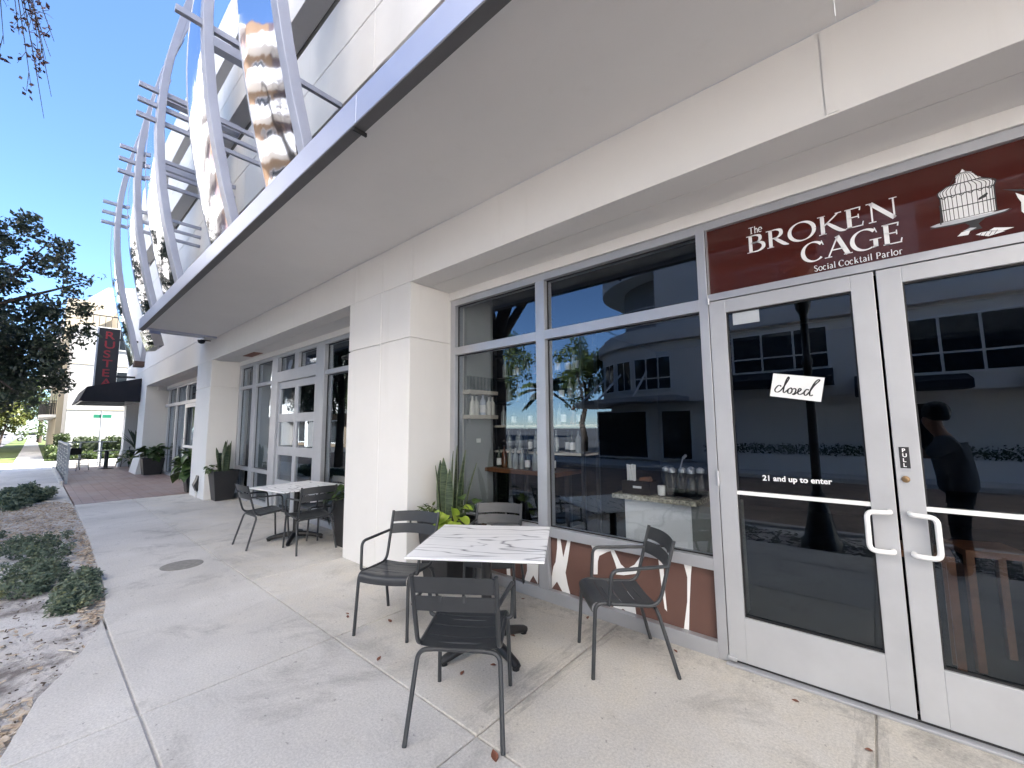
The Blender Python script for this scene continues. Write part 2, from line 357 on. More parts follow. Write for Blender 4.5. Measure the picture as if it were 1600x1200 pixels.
# ------------------------------------------------------------------ ground and street
MB().box(-420, 260, -260, 300, -0.5, -0.16).build('ground', M['asphalt'], kind='structure')
MB().box(-26.9, 60, -12.3, -4.75, -0.15, -0.13).build('road', M['brick_road'], kind='structure')
MB().box(-420, -27.3, -12.3, -5.6, -0.15, -0.125).build('road', M['asphalt'], kind='structure')
MB().box(-30.6, -26.5, -60, -12.31, -0.15, -0.12).build('side_street', M['asphalt'], kind='structure')
MB().box(-30.6, -27.3, -4.9, 60, -0.15, -0.02).build('side_street', M['walk'], kind='structure')
MB().box(-24.0, 60, -4.75, -4.6, -0.15, 0.01).box(-26.4, 60, -12.45, -12.3, -0.15, 0.0).build('kerb', M['walk'], kind='structure', bevel=0.015)
MB().box(-26.4, 60, -15.2, -12.45, -0.15, -0.01).build('far_pavement', M['walk'], kind='structure')

walk = struct_empty('sidewalk')
edge = [(-2.20, -3.27), (-2.64, -3.18), (-3.05, -3.09), (-3.39, -2.94), (-3.78, -2.82), (-4.15, -2.73), (-4.57, -2.67), (-5.24, -2.63), (-6.5, -2.6), (-8.68, -2.55), (-12.19, -2.525)]
g = 0.0045
MB().prism([(-12.1, -2.45), (-6, -2.5), (-4.2, -2.66), (-3.5, -2.82), (-2.7, -3.05), (-2.2, -3.2), (12, -3.38), (12, 0.1), (-12.1, 0.1)], -0.11, -0.014, 'z').build('joint_bed', M['slab'], walk)
def slab(poly, mat=None, z=0.0):
    MB().prism(poly, -0.12, z + random.uniform(-0.0008, 0.0008), 'z').build('concrete_slab', mat or M['slab'], walk, bevel=0.006)
# inner row next to the storefront (y > -1.6)
for a, b in ((-12.19, -4.22), (-4.22, -2.38), (-2.38, -0.815), (-0.815, 0.752), (0.752, 2.32), (2.32, 3.9), (3.9, 12)):
    slab([(a + g, -1.6 + g), (b - g, -1.6 + g), (b - g, 0.12), (a + g, 0.12)])
# middle row
def edge_y(x):
    for (x1, y1), (x0, y0) in zip(edge, edge[1:]):
        if x0 <= x <= x1: return y0 + (y1 - y0) * (x - x0) / (x1 - x0)
    return -2.7
mid_left = [(-12.19 + g, -1.6 - g), (-2.38 - g, -1.6 - g), (-2.38 - g, -2.71), (-4.30, -2.71)] + [q for q in edge if q[0] < -4.35]
slab(mid_left, M['walk'])
for a, b in ((-2.38, -0.815), (-0.815, 0.752), (0.752, 2.32), (2.32, 3.9), (3.9, 12)):
    slab([(a + g, -2.71 + g), (b - g, -2.71 + g), (b - g, -1.6 - g), (a + g, -1.6 - g)], M['walk'])
# outer row out to the curved bed edge
slab([(-2.38 - g, -2.716 - g), (-4.20, -2.72 - g), (-3.78, -2.82), (-3.39, -2.94), (-3.05, -3.09), (-2.64, -3.18), (-2.38 - g, -3.235)], M['walk'])
for a, b, y in ((-2.38, -0.815, -3.36), (-0.815, 0.752, -3.42), (0.752, 2.32, -3.42), (2.32, 3.9, -3.42), (3.9, 12, -3.42)):
    slab([(a + g, y), (b - g, y), (b - g, -2.713 - g), (a + g, -2.713 - g)], M['walk'])
slab([(-12.20, -2.54), (-12.72, -2.58), (-15.2, -3.55), (-16.8, -4.6), (-24.0, -4.6), (-27.2, -4.6), (-27.2, -2.54)], M['walk'], -0.006)
MB().box(-24.9, -12.2, -2.52, 0.12, -0.12, 0.004).build('terrace', M['tile'], kind='structure')
MB().box(-24.9, -17.4, -2.60, -2.521, -0.1, 0.10).build('terrace_kerb', M['walk'], kind='structure', bevel=0.01)
MB().prism([(x, y) for x, y in edge] + [(-12.7, -2.58), (-15.15, -3.55), (-16.7, -4.6), (40, -4.6), (40, -3.42), (-0.82, -3.42), (-2.2, -3.36)], -0.1, -0.035, 'z').build('planting_bed', M['soilbed'], kind='structure')
# worn cover in the walk
t = MB(); t.lathe([(0.02, 0.0005), (0.19, 0.0012), (0.20, 0.0022), (0.0, 0.003)][::-1] if False else [(0.205, 0.0), (0.205, 0.003), (0.19, 0.0045), (0.0005, 0.0045)], (-5.42, -1.955, 0.0), 32, False)
tag(t.build('access_cover', simple('cover_concrete', (0.25, 0.24, 0.22), 0.85, 0, 0.2, 20, 0.4, 90)), 'round greyish brown cover set flush in the concrete walk', 'cover')

# beyond the terrace: side street, lawn, path
MB().box(-200, -30.6, -5.2, 3.0, -0.16, -0.05).build('lawn', M['grass'], kind='structure')
MB().box(-140, -30.6, -3.75, -2.72, -0.05, -0.03).build('path', M['walk'], kind='structure')
MB().box(-30.9, -30.6, -9, 30, -0.15, 0.02).build('kerb', M['walk'], kind='structure', bevel=0.02)

# ------------------------------------------------------------------ the building
bld = thing('commercial_building', 'white stucco building with deep canopy, curved steel ribs and ground floor storefronts', 'building')
W = M['wall']
def column(x0, x1, flare=0.0):
    m = MB()
    m.box(x0, x1, -0.6, 0.2, 0.0, 2.563).box(x0 + .012, x1 - .012, -0.588, 0.19, 2.563, 2.581).box(x0, x1, -0.6, 0.2, 2.581, 3.199)
    o = m.build('column', W, bld, bevel=0.006)
    return o
def flared(x0, x1):
    m = MB(); f = .13
    vs = [(x0 - f, -.6 - f, 0), (x1 + f * .3, -.6 - f, 0), (x1, -.6, .75), (x0, -.6, .75), (x0 - f, .1, 0), (x1 + f * .3, .1, 0), (x1, .1, .75), (x0, .1, .75)]
    m.add(vs, [(0, 1, 2, 3), (1, 5, 6, 2), (5, 4, 7, 6), (4, 0, 3, 7), (3, 2, 6, 7), (0, 4, 5, 1)])
    m.box(x0, x1, -.6, .1, .75, 2.22).box(x0 + .012, x1 - .012, -.588, .09, 2.22, 2.24).box(x0, x1, -.6, .1, 2.24, 3.199)
    return m.build('column', W, bld, bevel=0.006)
column(-4.225, -2.885); column(-11.95, -10.67); column(3.57, 4.9); column(10.6, 11.9)
flared(-20.55, -19.2); flared(-24.55, -23.9)
MB().box(-3.485, -3.465, -0.6035, -0.6, 0.02, 3.19).build('vertical_trim', W, bld)
# beam over the columns, split by thin control joints
cuts = [-24.6, -19.0, -12.0, -7.2, -4.09, -3.44, -2.84, 5.0, 12.0]
for a, b in zip(cuts, cuts[1:]):
    hi = 3.698 if a >= -10.4 else 3.84
    MB().box(a + .001, b - .001, -0.6, -0.350, 3.2, hi).build('beam_panel', W, bld, bevel=0.004)
    MB().box(a + .001, b - .001, -0.347, 0.16, 3.2, 3.7).build('beam_panel', W, bld)
MB().box(0.79, 0.845, -0.606, -0.6, 3.21, 3.69).build('patch_strip', W, bld)
# lintel / head strip directly above the frames
MB().box(-24.6, 12, -0.045, 0.16, 3.102, 3.2).build('head_strip', M['alu_worn'] if False else W, bld, bevel=0.004)
# canopy: soffit panels, roof, fascia pieces
for a, b in ((-10.35, 0.8635), (0.8665, 12.0)):
    MB().box(a, b, -1.885, -0.604, 3.70, 3.82).build('soffit_panel', M['soffit'], bld)
for a, b in ((-10.38, -5.302), (-5.298, -1.622), (-1.618, 2.098), (2.102, 5.8), (5.804, 12.0)):
    MB().box(a, b, -1.95, -1.887, 3.635, 3.85).build('fascia_panel', M['fascia'], bld, bevel=0.003)
MB().box(-10.38, -10.352, -1.885, -0.61, 3.66, 3.85).build('fascia_panel', M['fascia'], bld)
MB().box(-10.3, 12, -1.88, -0.61, 3.822, 3.845).build('canopy_roof', M['garage'], bld)
MB().box(-10.37, 12, -1.946, -1.866, 3.626, 3.6345).build('drip_strip', simple('dark_drip_metal', (.10, .10, .105), .6), bld)
MB().box(-1.66, -1.645, -1.948, -1.85, 3.60, 3.625).build('drip_clip', M['gasket'], bld)
# upper facade: spandrel bands with a groove, piers and dark openings
def band(z0, z1, groove=True, x0=-24.6, x1=12.0):
    U = M['upper']
    xs = [x0]; x = x0
    while x < x1 - 0.1:
        x = min(x + 5.2, x1); xs.append(x)
    for a, b in zip(xs, xs[1:]):
        if groove:
            zm = (z0 + z1) / 2
            MB().box(a + .004, b - .004, -0.6, -0.25, z0, zm - .012).build('spandrel_panel', U, bld, bevel=0.008)
            MB().box(a + .004, b - .004, -0.6, -0.25, zm + .012, z1).build('spandrel_panel', U, bld, bevel=0.008)
            MB().box(a + .004, b - .004, -0.58, -0.26, zm - .012, zm + .012).build('spandrel_joint', U, bld)
        else: MB().box(a + .004, b - .004, -0.6, -0.25, z0, z1).build('spandrel_panel', U, bld, bevel=0.008)
band(6.3, 8.14); band(9.15, 10.6); band(11.35, 12.9, False)
MB().box(-24.6, -10.4, -0.598, -0.25, 3.85, 6.298).build('spandrel_panel', M['upper'], bld, bevel=0.006)
MB().box(-10.39, 12, -0.45, -0.2, 3.86, 4.4).build('upstand', M['upper'], bld)
for x in np.arange(-24.3, 12, 5.2):
    for z0, z1 in ((4.4, 6.3), (8.14, 9.15), (10.6, 11.35)):
        MB().box(x, x + .75, -0.47, -0.22, z0, z1).build('pier', M['upper'], bld, bevel=0.006)
core = MB()
core.box(-24.6, 12, -.249, 5.0, 6.0, 6.3).box(-24.6, 12, -.249, 5, 8.9, 9.15).box(-24.6, 12, -.249, 5, 11.1, 11.35).box(-24.6, 12, -.249, 5.0, 3.71, 3.85)
core.box(-24.6, 12, 5.0, 5.3, 3.3, 12.9).box(-24.6, 12, -.249, 5, 12.6, 12.9).box(-24.6, -24.3, -.249, 5, 3.3, 12.59).box(11.7, 12, -.249, 5, 3.3, 12.59)
core.build('parking_deck', M['garage'], bld)
MB().box(-17, 12, 6.4, 16, 0, 12.9).box(-5, 11, 7, 16, 12.9, 30).build('rear_block_shade_tower', M['upper'], bld)  # rear mass; unseen tower on top added to shade the building opposite

# curved ribs, polished panels and outrigger bars
prof = [(3.25, -1.72), (3.6, -1.80), (4.0, -1.885), (4.4, -1.99), (4.9, -2.10), (5.4, -2.19), (5.9, -2.25), (6.4, -2.285), (6.9, -2.285), (7.3, -2.265), (7.7, -2.225), (8.2, -2.15), (8.7, -2.07), (9.3, -1.95), (10.0, -1.79), (10.8, -1.58)]
def rib(x, wd, low):
    pr = [q for q in prof if low or q[0] >= 3.9]
    if not low: pr = [(3.855, -1.85)] + pr
    m = MB(); d = .10; n = len(pr)
    vs = []
    for z, y in pr: vs += [(x - wd / 2, y, z), (x + wd / 2, y, z), (x + wd / 2, y + d, z), (x - wd / 2, y + d, z)]
    fs = [(0, 3, 2, 1), tuple(4 * (n - 1) + k for k in (0, 1, 2, 3))]
    for i in range(n - 1):
        a, b = 4 * i, 4 * i + 4
        for k in range(4): fs.append((a + k, a + (k + 1) % 4, b + (k + 1) % 4, b + k))
    m.add(vs, fs); m.build('rib', M['rib'], bld, bevel=0.006)
def panel(x0, x1, low):
    pr = [q for q in prof if low or q[0] >= 3.9]
    if not low: pr = [(3.855, -1.85)] + pr
    zz = np.linspace(pr[0][0], pr[-1][0], 24); yy = np.interp(zz, [q[0] for q in pr], [q[1] for q in pr])
    rows = [[(x, y + .05 - 0.007 * math.sin(PI * (x - x0) / (x1 - x0)), z) for x in np.linspace(x0, x1, 7)] for z, y in zip(zz, yy)]
    MB().grid(rows, True, -0.012).build('mirror_panel', M['mirror'], bld)
    m = MB()
    m.tube([(x0, y + .045, z) for z, y in zip(zz, yy)], 0.014, 6); m.build('panel_edge', M['rib'], bld)
for x, wd, low in ((-2.70, .12, 0), (-4.68, .14, 0), (-7.48, .24, 0), (-9.66, .22, 0), (-12.6, .24, 1)):
    rib(x, wd, low)
    pw = .85 if x > -7 else 1.05
    panel(x - wd / 2 - pw, x - wd / 2 - .012, low)
    for zb in () if x > -3 else ((6.53, 6.78, 7.03) if x < -6 else (6.28,)):
        MB().box(x - .03, x + .03, -2.52, -0.605, zb - .036, zb + .036).build('outrigger', M['rib'], bld, bevel=0.004)
    if x < -3: MB().box(x - .09, x + .09, -1.9, -0.605, 8.3, 8.48).build('outrigger', M['rib'], bld, bevel=0.004)
MB().box(-12.74, -12.46, -1.735, -1.55, 3.12, 3.25).build('rib_end_cap', simple('brown_cap', (.06, .035, .03), .6), bld, bevel=0.005)
MB().prism([(-1.62, 3.16), (-1.54, 3.16), (-1.50, 4.0), (-1.60, 4.0)], -12.66, -12.56, 'x').build('rib_strut', M['rib'], bld, bevel=0.004)
MB().prism([(-1.80, 3.78), (-1.66, 3.36), (-1.50, 3.40), (-1.62, 3.82)], -11.55, -10.55, 'x').build('mirror_panel', M['mirror'], bld)
MB().box(-11.6, -10.5, -1.56, -0.605, 3.84, 3.94).build('outrigger', M['rib'], bld, bevel=0.004)

# ------------------------------------------------------------------ storefronts
AL, GK = M['alu'], M['gasket']
def frame(parts, name='window_frame', mat=None, bev=0.003):
    m = MB()
    for b in parts: m.box(*b)
    return m.build(name, mat or AL, bld, bevel=bev)
def pane(par, x0, x1, z0, z1, y=0.035, name='pane'):
    p_ = MB().box(x0 - .004, x1 + .004, y, y + .008, z0 - .004, z1 + .004).build(name, M['glass'], par)
    k = 0.008
    MB().box(x0 - .003, x0 + k, y - .012, y - .001, z0, z1).box(x1 - k, x1 + .003, y - .012, y - .001, z0, z1).box(x0 + k, x1 - k, y - .012, y - .001, z0 - .003, z0 + k).box(x0 + k, x1 - k, y - .012, y - .001, z1 - k, z1 + .003).build('gasket', GK, par)
    return p_
Y0, Y1 = -0.028, 0.10
# bay 1
wf = frame([(-2.88, -2.80, Y0, Y1, 0, 3.1), (-1.60, -1.49, Y0, Y1, .105, 3.03), (-.06, 0.004, Y0, Y1, 0, 3.1), (-2.80, -.06, Y0, Y1, 3.03, 3.1),
            (-2.80, -1.60, Y0, Y1, 2.435, 2.525), (-1.49, -.06, Y0, Y1, 2.435, 2.525), (-2.80, -1.60, Y0, Y1, .578, .66), (-1.49, -.06, Y0, Y1, .578, .66), (-2.80, -.06, Y0 - .006, Y1, 0, .105)])
pane(wf, -2.80, -1.60, 2.525, 3.03); pane(wf, -1.49, -.06, 2.525, 3.03); pane(wf, -2.80, -1.60, .66, 2.435); pane(wf, -1.49, -.06, .66, 2.435)
# brown mural kick panels with white giraffe-like patches
kp = frame([(-2.80, -1.60, 0.02, .06, .105, .578), (-1.49, -.06, 0.02, .06, .105, .578)], 'kick_panel', M['mural'], 0)
MUR = [[(-1.416, .574), (-1.385, .574), (-1.356, .405), (-1.304, .574), (-1.272, .574), (-1.309, .383), (-1.335, .279), (-1.315, .185), (-1.289, .107), (-1.373, .107), (-1.429, .181), (-1.487, .107), (-1.487, .209), (-1.466, .305), (-1.441, .35), (-1.422, .47)],
 [(-1.06, .565), (-.852, .574), (-.829, .535), (-.778, .44), (-.763, .43), (-.826, .416), (-.84, .462), (-.877, .551), (-.91, .537), (-.986, .491), (-1.001, .445), (-1.008, .335), (-1.046, .327), (-1.037, .496)],
 [(-.785, .46), (-.744, .433), (-.67, .483), (-.607, .570), (-.581, .574), (-.643, .421), (-.765, .381), (-.835, .372), (-.815, .43)],
 [(-.851, .153), (-.70, .30), (-.682, .197), (-.671, .107), (-.76, .107), (-.783, .117), (-.799, .107), (-.869, .107)],
 [(-.472, .574), (-.427, .574), (-.434, .518), (-.432, .351), (-.422, .194), (-.439, .209), (-.455, .358), (-.468, .511)],
 [(-.28, .574), (-.223, .574), (-.233, .497), (-.252, .300), (-.266, .107), (-.301, .107), (-.268, .303), (-.259, .479)],
 [(-2.043, .107), (-2.06, .40), (-2.09, .574), (-2.03, .574), (-2.015, .35), (-1.995, .107)],
 [(-1.779, .257), (-1.75, .45), (-1.80, .574), (-1.76, .574), (-1.70, .46), (-1.66, .574), (-1.61, .574), (-1.62, .40), (-1.639, .286), (-1.649, .107), (-1.705, .175), (-1.749, .107), (-1.815, .107), (-1.78, .2)],
 [(-2.50, .107), (-2.47, .35), (-2.52, .574), (-2.44, .574), (-2.38, .42), (-2.32, .574), (-2.26, .574), (-2.33, .33), (-2.30, .107), (-2.38, .107), (-2.41, .22), (-2.44, .107)]]
for i, pg in enumerate(MUR): MB().prism(pg, 0.0176 - 0.0004 * (i % 3), 0.0195, 'y').build('white_patch', M['white'], kp)

# entrance doors
dh = frame([(0.006, 1.845, Y0, Y1, 2.497, 2.548), (0.006, 1.845, Y0, Y1, 3.042, 3.1), (1.848, 1.93, Y0, Y1, 0, 3.1), (0.95 - .935 + .0, 0.012, Y0, Y1, 2.548, 3.042)], 'door_frame')
MB().box(0.0, 1.85, -0.075, 0.09, 0.001, 0.016).build('threshold', M['alu'], bld, bevel=0.003)
MB().box(0.002, 1.848, -0.028, 0.03, 0.0165, 0.0275).build('door_sweep', GK, bld)
def leaf(x0, x1, sgn):
    d = frame([(x0, x0 + .108, -.03, .03, .028, 2.490), (x1 - .108, x1, -.03, .03, .028, 2.490), (x0 + .108, x1 - .108, -.03, .03, 2.395, 2.490), (x0 + .108, x1 - .108, -.0295, .03, .028, .315)], 'door', M['alu_worn'])
    a, b = x0 + .108, x1 - .108
    MB().box(a - .004, b + .004, 0.006, .014, .31, 2.40).build('pane', M['glass'], d)
    k = .009
    MB().box(a, a + k, -.012, .004, .315, 2.395).box(b - k, b, -.012, .004, .315, 2.395).box(a + k, b - k, -.012, .004, .315, .315 + k).box(a + k, b - k, -.012, .004, 2.395 - k, 2.395).build('gasket', GK, d)
    MB().box(a, b, -.020, -.004, 1.118, 1.142).build('push_bar', M['white'], d)
    hx = x1 - .03 if sgn < 0 else x0 + .04; gx = hx + sgn * .10
    path = fillet([(hx, -.03, 1.10), (hx, -.075, 1.10), (gx, -.085, 1.098), (gx, -.085, .885), (hx, -.075, .885), (hx, -.03, .885)], .035)
    MB().tube(path, .0135, 10).build('handle', M['white'], d)
    return d
dl = leaf(0.010, 0.922, -1); dr = leaf(0.934, 1.842, 1)
MB().tube([(.008, -.036, 2.47), (.008, -.036, 2.515)], .011, 10).build('hinge', AL, dl)
MB().tube([(.004, -.036, 1.17), (.004, -.036, 1.27)], .011, 10).build('hinge', AL, dl)
MB().box(.006, .06, -.05, -.03, .025, .05).build('hinge', M['alu_worn'], dl, bevel=.004)
lk = MB(); lk.lathe([(.018, 0), (.018, .008), (.012, .011), (.0005, .011)], (0, 0, 0), 16)
lo = lk.build('lock_cylinder', simple('brass', (.30, .20, .11), .4, .8), dr); lo.location = (.972, -.030, 1.285); lo.rotation_euler = (R(90), 0, 0)
st = MB().box(.955, .997, -.0318, -.0302, 1.345, 1.462).build('pull_sticker', M['black'], dr)
for i, ch in enumerate('PULL'):
    textmesh('lettering', ch, .028, M['white'], dr, (.967, -.0325, 1.434 - i * .027), (R(90), 0, 0), .0008, .0004)
MB().box(.957, .996, -.0317, -.0302, 1.325, 1.343).build('sticker', M['alu'], dr)
textmesh('lettering', '21 and up to enter', .0485, M['white'], dl, (.272, .004, 1.222), (R(90), R(-.6), 0), .0013, .0006)
MB().box(.155, .32, .002, .005, 2.30, 2.385).build('film_strip', simple('frosted_film', (.42, .45, .48), .6), dl)
# closed notice
cs = thing('paper_notice', 'small tilted white paper sign reading closed taped on the left glass door', 'sign', (.50, -.001, 1.832)); cs.rotation_euler = (0, R(10.8), 0)
MB().box(-.1385, .1385, 0, .0015, -.0765, .0765).build('paper', M['paper'], cs)
def stroke(mb, pts, w0, y=-.0012, sub=6, ends=.6):
    P = [Vector((a, b)) for a, b in pts]; out = []
    for i in range(len(P) - 1):
        p0, p1, p2, p3 = P[max(i - 1, 0)], P[i], P[i + 1], P[min(i + 2, len(P) - 1)]
        for k in range(sub):
            t = k / sub
            out.append(.5 * ((2 * p1) + (p2 - p0) * t + (2 * p0 - 5 * p1 + 4 * p2 - p3) * t * t + (3 * p1 - p0 - 3 * p2 + p3) * t ** 3))
    out.append(P[-1]); n = len(out); L_ = []; R_ = []
    for i, q in enumerate(out):
        d = (out[min(i + 1, n - 1)] - out[max(i - 1, 0)]); d = d.normalized() if d.length > 1e-9 else Vector((1, 0))
        wv = w0 if not isinstance(w0, (list, tuple)) else float(np.interp(i / (n - 1) * (len(w0) - 1), range(len(w0)), w0))
        slope = 0.55 + 0.45 * abs(d.y)
        if not isinstance(w0, (list, tuple)): wv *= slope
        nn = Vector((-d.y, d.x)) * wv / 2; L_.append(q + nn); R_.append(q - nn)
    for i in range(n - 1):
        mb.add([(L_[i].x, y, L_[i].y), (R_[i].x, y, R_[i].y), (R_[i + 1].x, y, R_[i + 1].y), (L_[i + 1].x, y, L_[i + 1].y)], [(0, 1, 2, 3)])
m = MB()
sc = lambda pts: [(-.115 + a * .23, -.052 + b * .112) for a, b in pts]
for k_, pts in enumerate([[(.13, .40), (.115, .47), (.06, .44), (.0, .22), (.02, .08), (.09, .08), (.17, .28), (.27, .75), (.30, .95), (.275, 1.0), (.23, .72), (.205, .25), (.22, .08), (.27, .15), (.33, .33)],
            [(.37, .38), (.32, .28), (.32, .10), (.37, .06), (.41, .18), (.40, .35), (.365, .40), (.42, .33), (.47, .38), (.50, .30), (.485, .12), (.44, .04), (.47, .02), (.53, .15)],
            [(.53, .15), (.60, .28), (.615, .38), (.575, .40), (.55, .22), (.575, .07), (.64, .10), (.72, .28)],
            [(.795, .36), (.75, .40), (.70, .25), (.71, .08), (.75, .06), (.81, .25), (.90, .65), (1.0, .95), (.97, 1.0), (.90, .80), (.83, .35), (.83, .10), (.86, .06), (.90, .12)]]):
    stroke(m, sc(pts), .0085, y=-.0012 - .0002 * k_)
m.build('lettering', M['black'], cs)

# transom sign
sp = MB().box(0.012, 1.846, 0.006, 0.016, 2.548, 3.042).build('sign_panel', M['signred'], bld)
def glyphs(mb, ch, x, z, wd, h, y, k=1.0):
    T_, H_ = .17 * k, .055 * k
    def S_(pts, w_): stroke(mb, [(x + a * wd, z + b * h) for a, b in pts], [q * h for q in w_] if isinstance(w_, list) else [w_ * h, w_ * h], y=y, sub=8 if len(pts) > 2 else 1)
    def serif(a, b, l=.16): S_([(a - l, b), (a + l, b)], .045 * k)
    if ch == 'B':
        S_([(.20, 0), (.20, 1)], T_); serif(.16, .02, .18); serif(.16, .98, .18)
        S_([(.2, .97), (.5, .97), (.74, .88), (.76, .70), (.60, .56), (.2, .54)], [H_, .07, T_ * .95, T_ * .95, .08, H_]); S_([(.2, .54), (.6, .55), (.90, .42), (.92, .20), (.65, .04), (.2, .03)], [H_, .07, T_, T_ * 1.05, .08, H_])
    if ch == 'R':
        S_([(.18, 0), (.18, 1)], T_); serif(.16, .02, .16); serif(.14, .98, .16)
        S_([(.18, .97), (.45, .97), (.66, .88), (.68, .68), (.5, .52), (.18, .50)], [H_, .07, T_, T_, .08, H_]); S_([(.36, .52), (.60, .28), (.82, .08), (1.02, -.02)], [.12, T_, T_, .03])
    if ch == 'O' or ch == 'C' or ch == 'G':
        a0, a1 = (0, 360) if ch == 'O' else ((40, 315) if ch == 'C' else (42, 300))
        pts = []; ws = []
        for q in np.linspace(a0, a1, 25):
            c_, s_ = math.cos(R(q)), math.sin(R(q)); pts.append((.5 + .45 * c_, .5 + .50 * s_)); ws.append((.05 + .13 * abs(math.cos(R(q - 12))) ** 1.4) * k)
        S_(pts, ws)
        if ch == 'C': S_([(.93, .74), (.86, .99)], .04)
        if ch == 'G': S_([(.86, .05), (.86, .42)], T_); serif(.86, .43, .2); S_([(.92, .74), (.85, .99)], .04); S_([(.74, .06), (.86, .08)], .08)
    if ch == 'K':
        S_([(.18, 0), (.18, 1)], T_); serif(.17, .02, .15); serif(.15, .98, .15)
        S_([(.22, .44), (.55, .74), (.78, .97)], H_ * 1.2); serif(.80, .98, .12); S_([(.36, .58), (.60, .30), (.84, .06), (1.05, -.02)], [.10, T_, T_, .03])
    if ch == 'E':
        S_([(.22, 0), (.22, 1)], T_ * 1.05)
        for b_, e_ in ((.975, .84), (.53, .74), (.025, .94)): S_([(.02 if b_ != .53 else .22, b_), (e_, b_)], H_)
        S_([(.84, 1.0), (.80, .82)], .05); S_([(.72, .64), (.72, .42)], .045); S_([(.95, .22), (.88, 0)], .05)
    if ch == 'N':
        S_([(.14, 0), (.14, 1)], H_ * 1.2); S_([(.88, 0), (.88, 1)], H_ * 1.2); S_([(.12, .98), (.88, .0)], T_ * 1.05); serif(.14, .02, .13); serif(.08, .98, .12); serif(.88, .98, .13)
    if ch == 'A':
        S_([(.12, 0), (.52, 1.0)], H_ * 1.2); S_([(.50, 1.02), (.86, 0)], T_ * 1.1); S_([(.26, .35), (.74, .35)], H_); serif(.12, .02, .14); serif(.86, .02, .16)
    if ch == 'T': S_([(.5, 0), (.5, 1)], .13); S_([(.05, .97), (.95, .97)], .08); serif(.5, .02, .2)
    if ch == 'S': S_([(.85, .80), (.60, .98), (.25, .90), (.22, .66), (.55, .48), (.82, .30), (.75, .06), (.42, .0), (.12, .16)], [.06, .08, .12, .14, .15, .14, .12, .08, .06])
    if ch == 'P': S_([(.25, 0), (.25, 1)], .14); serif(.25, .02, .2); S_([(.2, .97), (.6, .97), (.88, .78), (.8, .52), (.5, .44), (.25, .46)], [.06, .08, .13, .13, .08, .05])
    xh = .68
    if ch == 'o': S_([(.5 + .42 * math.cos(q), xh / 2 + xh / 2 * math.sin(q)) for q in np.linspace(0, 2 * PI, 15)], .11)
    if ch == 'c': S_([(.5 + .42 * math.cos(q), xh / 2 + xh / 2 * math.sin(q)) for q in np.linspace(.8, 5.4, 13)], .11)
    if ch == 'e': S_([(.1, xh * .52), (.88, xh * .52)], .06); S_([(.5 + .42 * math.cos(q), xh / 2 + xh / 2 * math.sin(q)) for q in np.linspace(0, 5.4, 13)], .11)
    if ch == 'a': S_([(.75, .02), (.75, xh * .7), (.5, xh), (.18, xh * .85)], [.12, .12, .1, .08]); S_([(.75, xh * .55), (.3, xh * .45), (.15, .14), (.4, .0), (.75, .14)], .09); S_([(.72, .02), (.95, .02)], .05)
    if ch == 'i': S_([(.5, 0), (.5, xh)], .13); serif(.5, .02, .35); S_([(.3, xh - .02), (.5, xh - .02)], .05); S_([(.5, .83), (.5, .95)], .13)
    if ch == 'l': S_([(.5, 0), (.5, 1.05)], .13); serif(.5, .02, .35); S_([(.25, 1.02), (.5, 1.02)], .05)
    if ch == 'k': S_([(.25, 0), (.25, 1.05)], .13); serif(.25, .02, .22); S_([(.3, .3), (.8, xh)], .06); S_([(.42, .4), (.9, .02)], .13)
    if ch == 't': S_([(.45, .92), (.45, .14), (.6, .0), (.9, .08)], .11); S_([(.1, xh - .02), (.85, xh - .02)], .06)
    if ch == 'r': S_([(.3, 0), (.3, xh)], .13); serif(.35, .02, .3); S_([(.3, xh * .6), (.55, xh * .97), (.9, xh * .9)], .09)
    if ch == 'h': S_([(.22, 0), (.22, 1.05)], .12); serif(.22, .02, .2); S_([(.22, xh * .6), (.5, xh), (.78, xh * .7), (.78, 0)], .11); serif(.78, .02, .2)
def word(spec, z, h, y):
    for i, (ch, x, wd) in enumerate(spec):
        m = MB(); glyphs(m, ch, x, z, wd, h, y - .00015 * (i % 4)); m.build('lettering', M['white'], sp)
YS = .0048
word([('B', .277, .105), ('R', .397, .122), ('O', .521, .148), ('K', .682, .132), ('E', .818, .090), ('N', .926, .132)], 2.796, .124, YS)
word([('C', .586, .124), ('A', .706, .132), ('G', .836, .132), ('E', .980, .088)], 2.640, .126, YS)
m = MB()
for ch, x, wd in (('T', .290, .034), ('h', .324, .026), ('e', .350, .024)): glyphs(m, ch, x, 2.932, wd, .048, YS)
m.build('lettering', M['white'], sp)
m = MB(); x = .643
WID = {'S': .024, 'o': .024, 'c': .021, 'i': .013, 'a': .022, 'l': .013, 'C': .030, 'k': .025, 't': .018, 'P': .026, 'r': .019, ' ': .014}
txt = 'Social Cocktail Parlor'; kf = .419 / sum(WID[c] for c in txt)
for ch in txt:
    glyphs(m, ch, x, 2.570, WID[ch] * kf * .92, .038, YS); x += WID[ch] * kf
m.build('lettering', M['white'], sp)
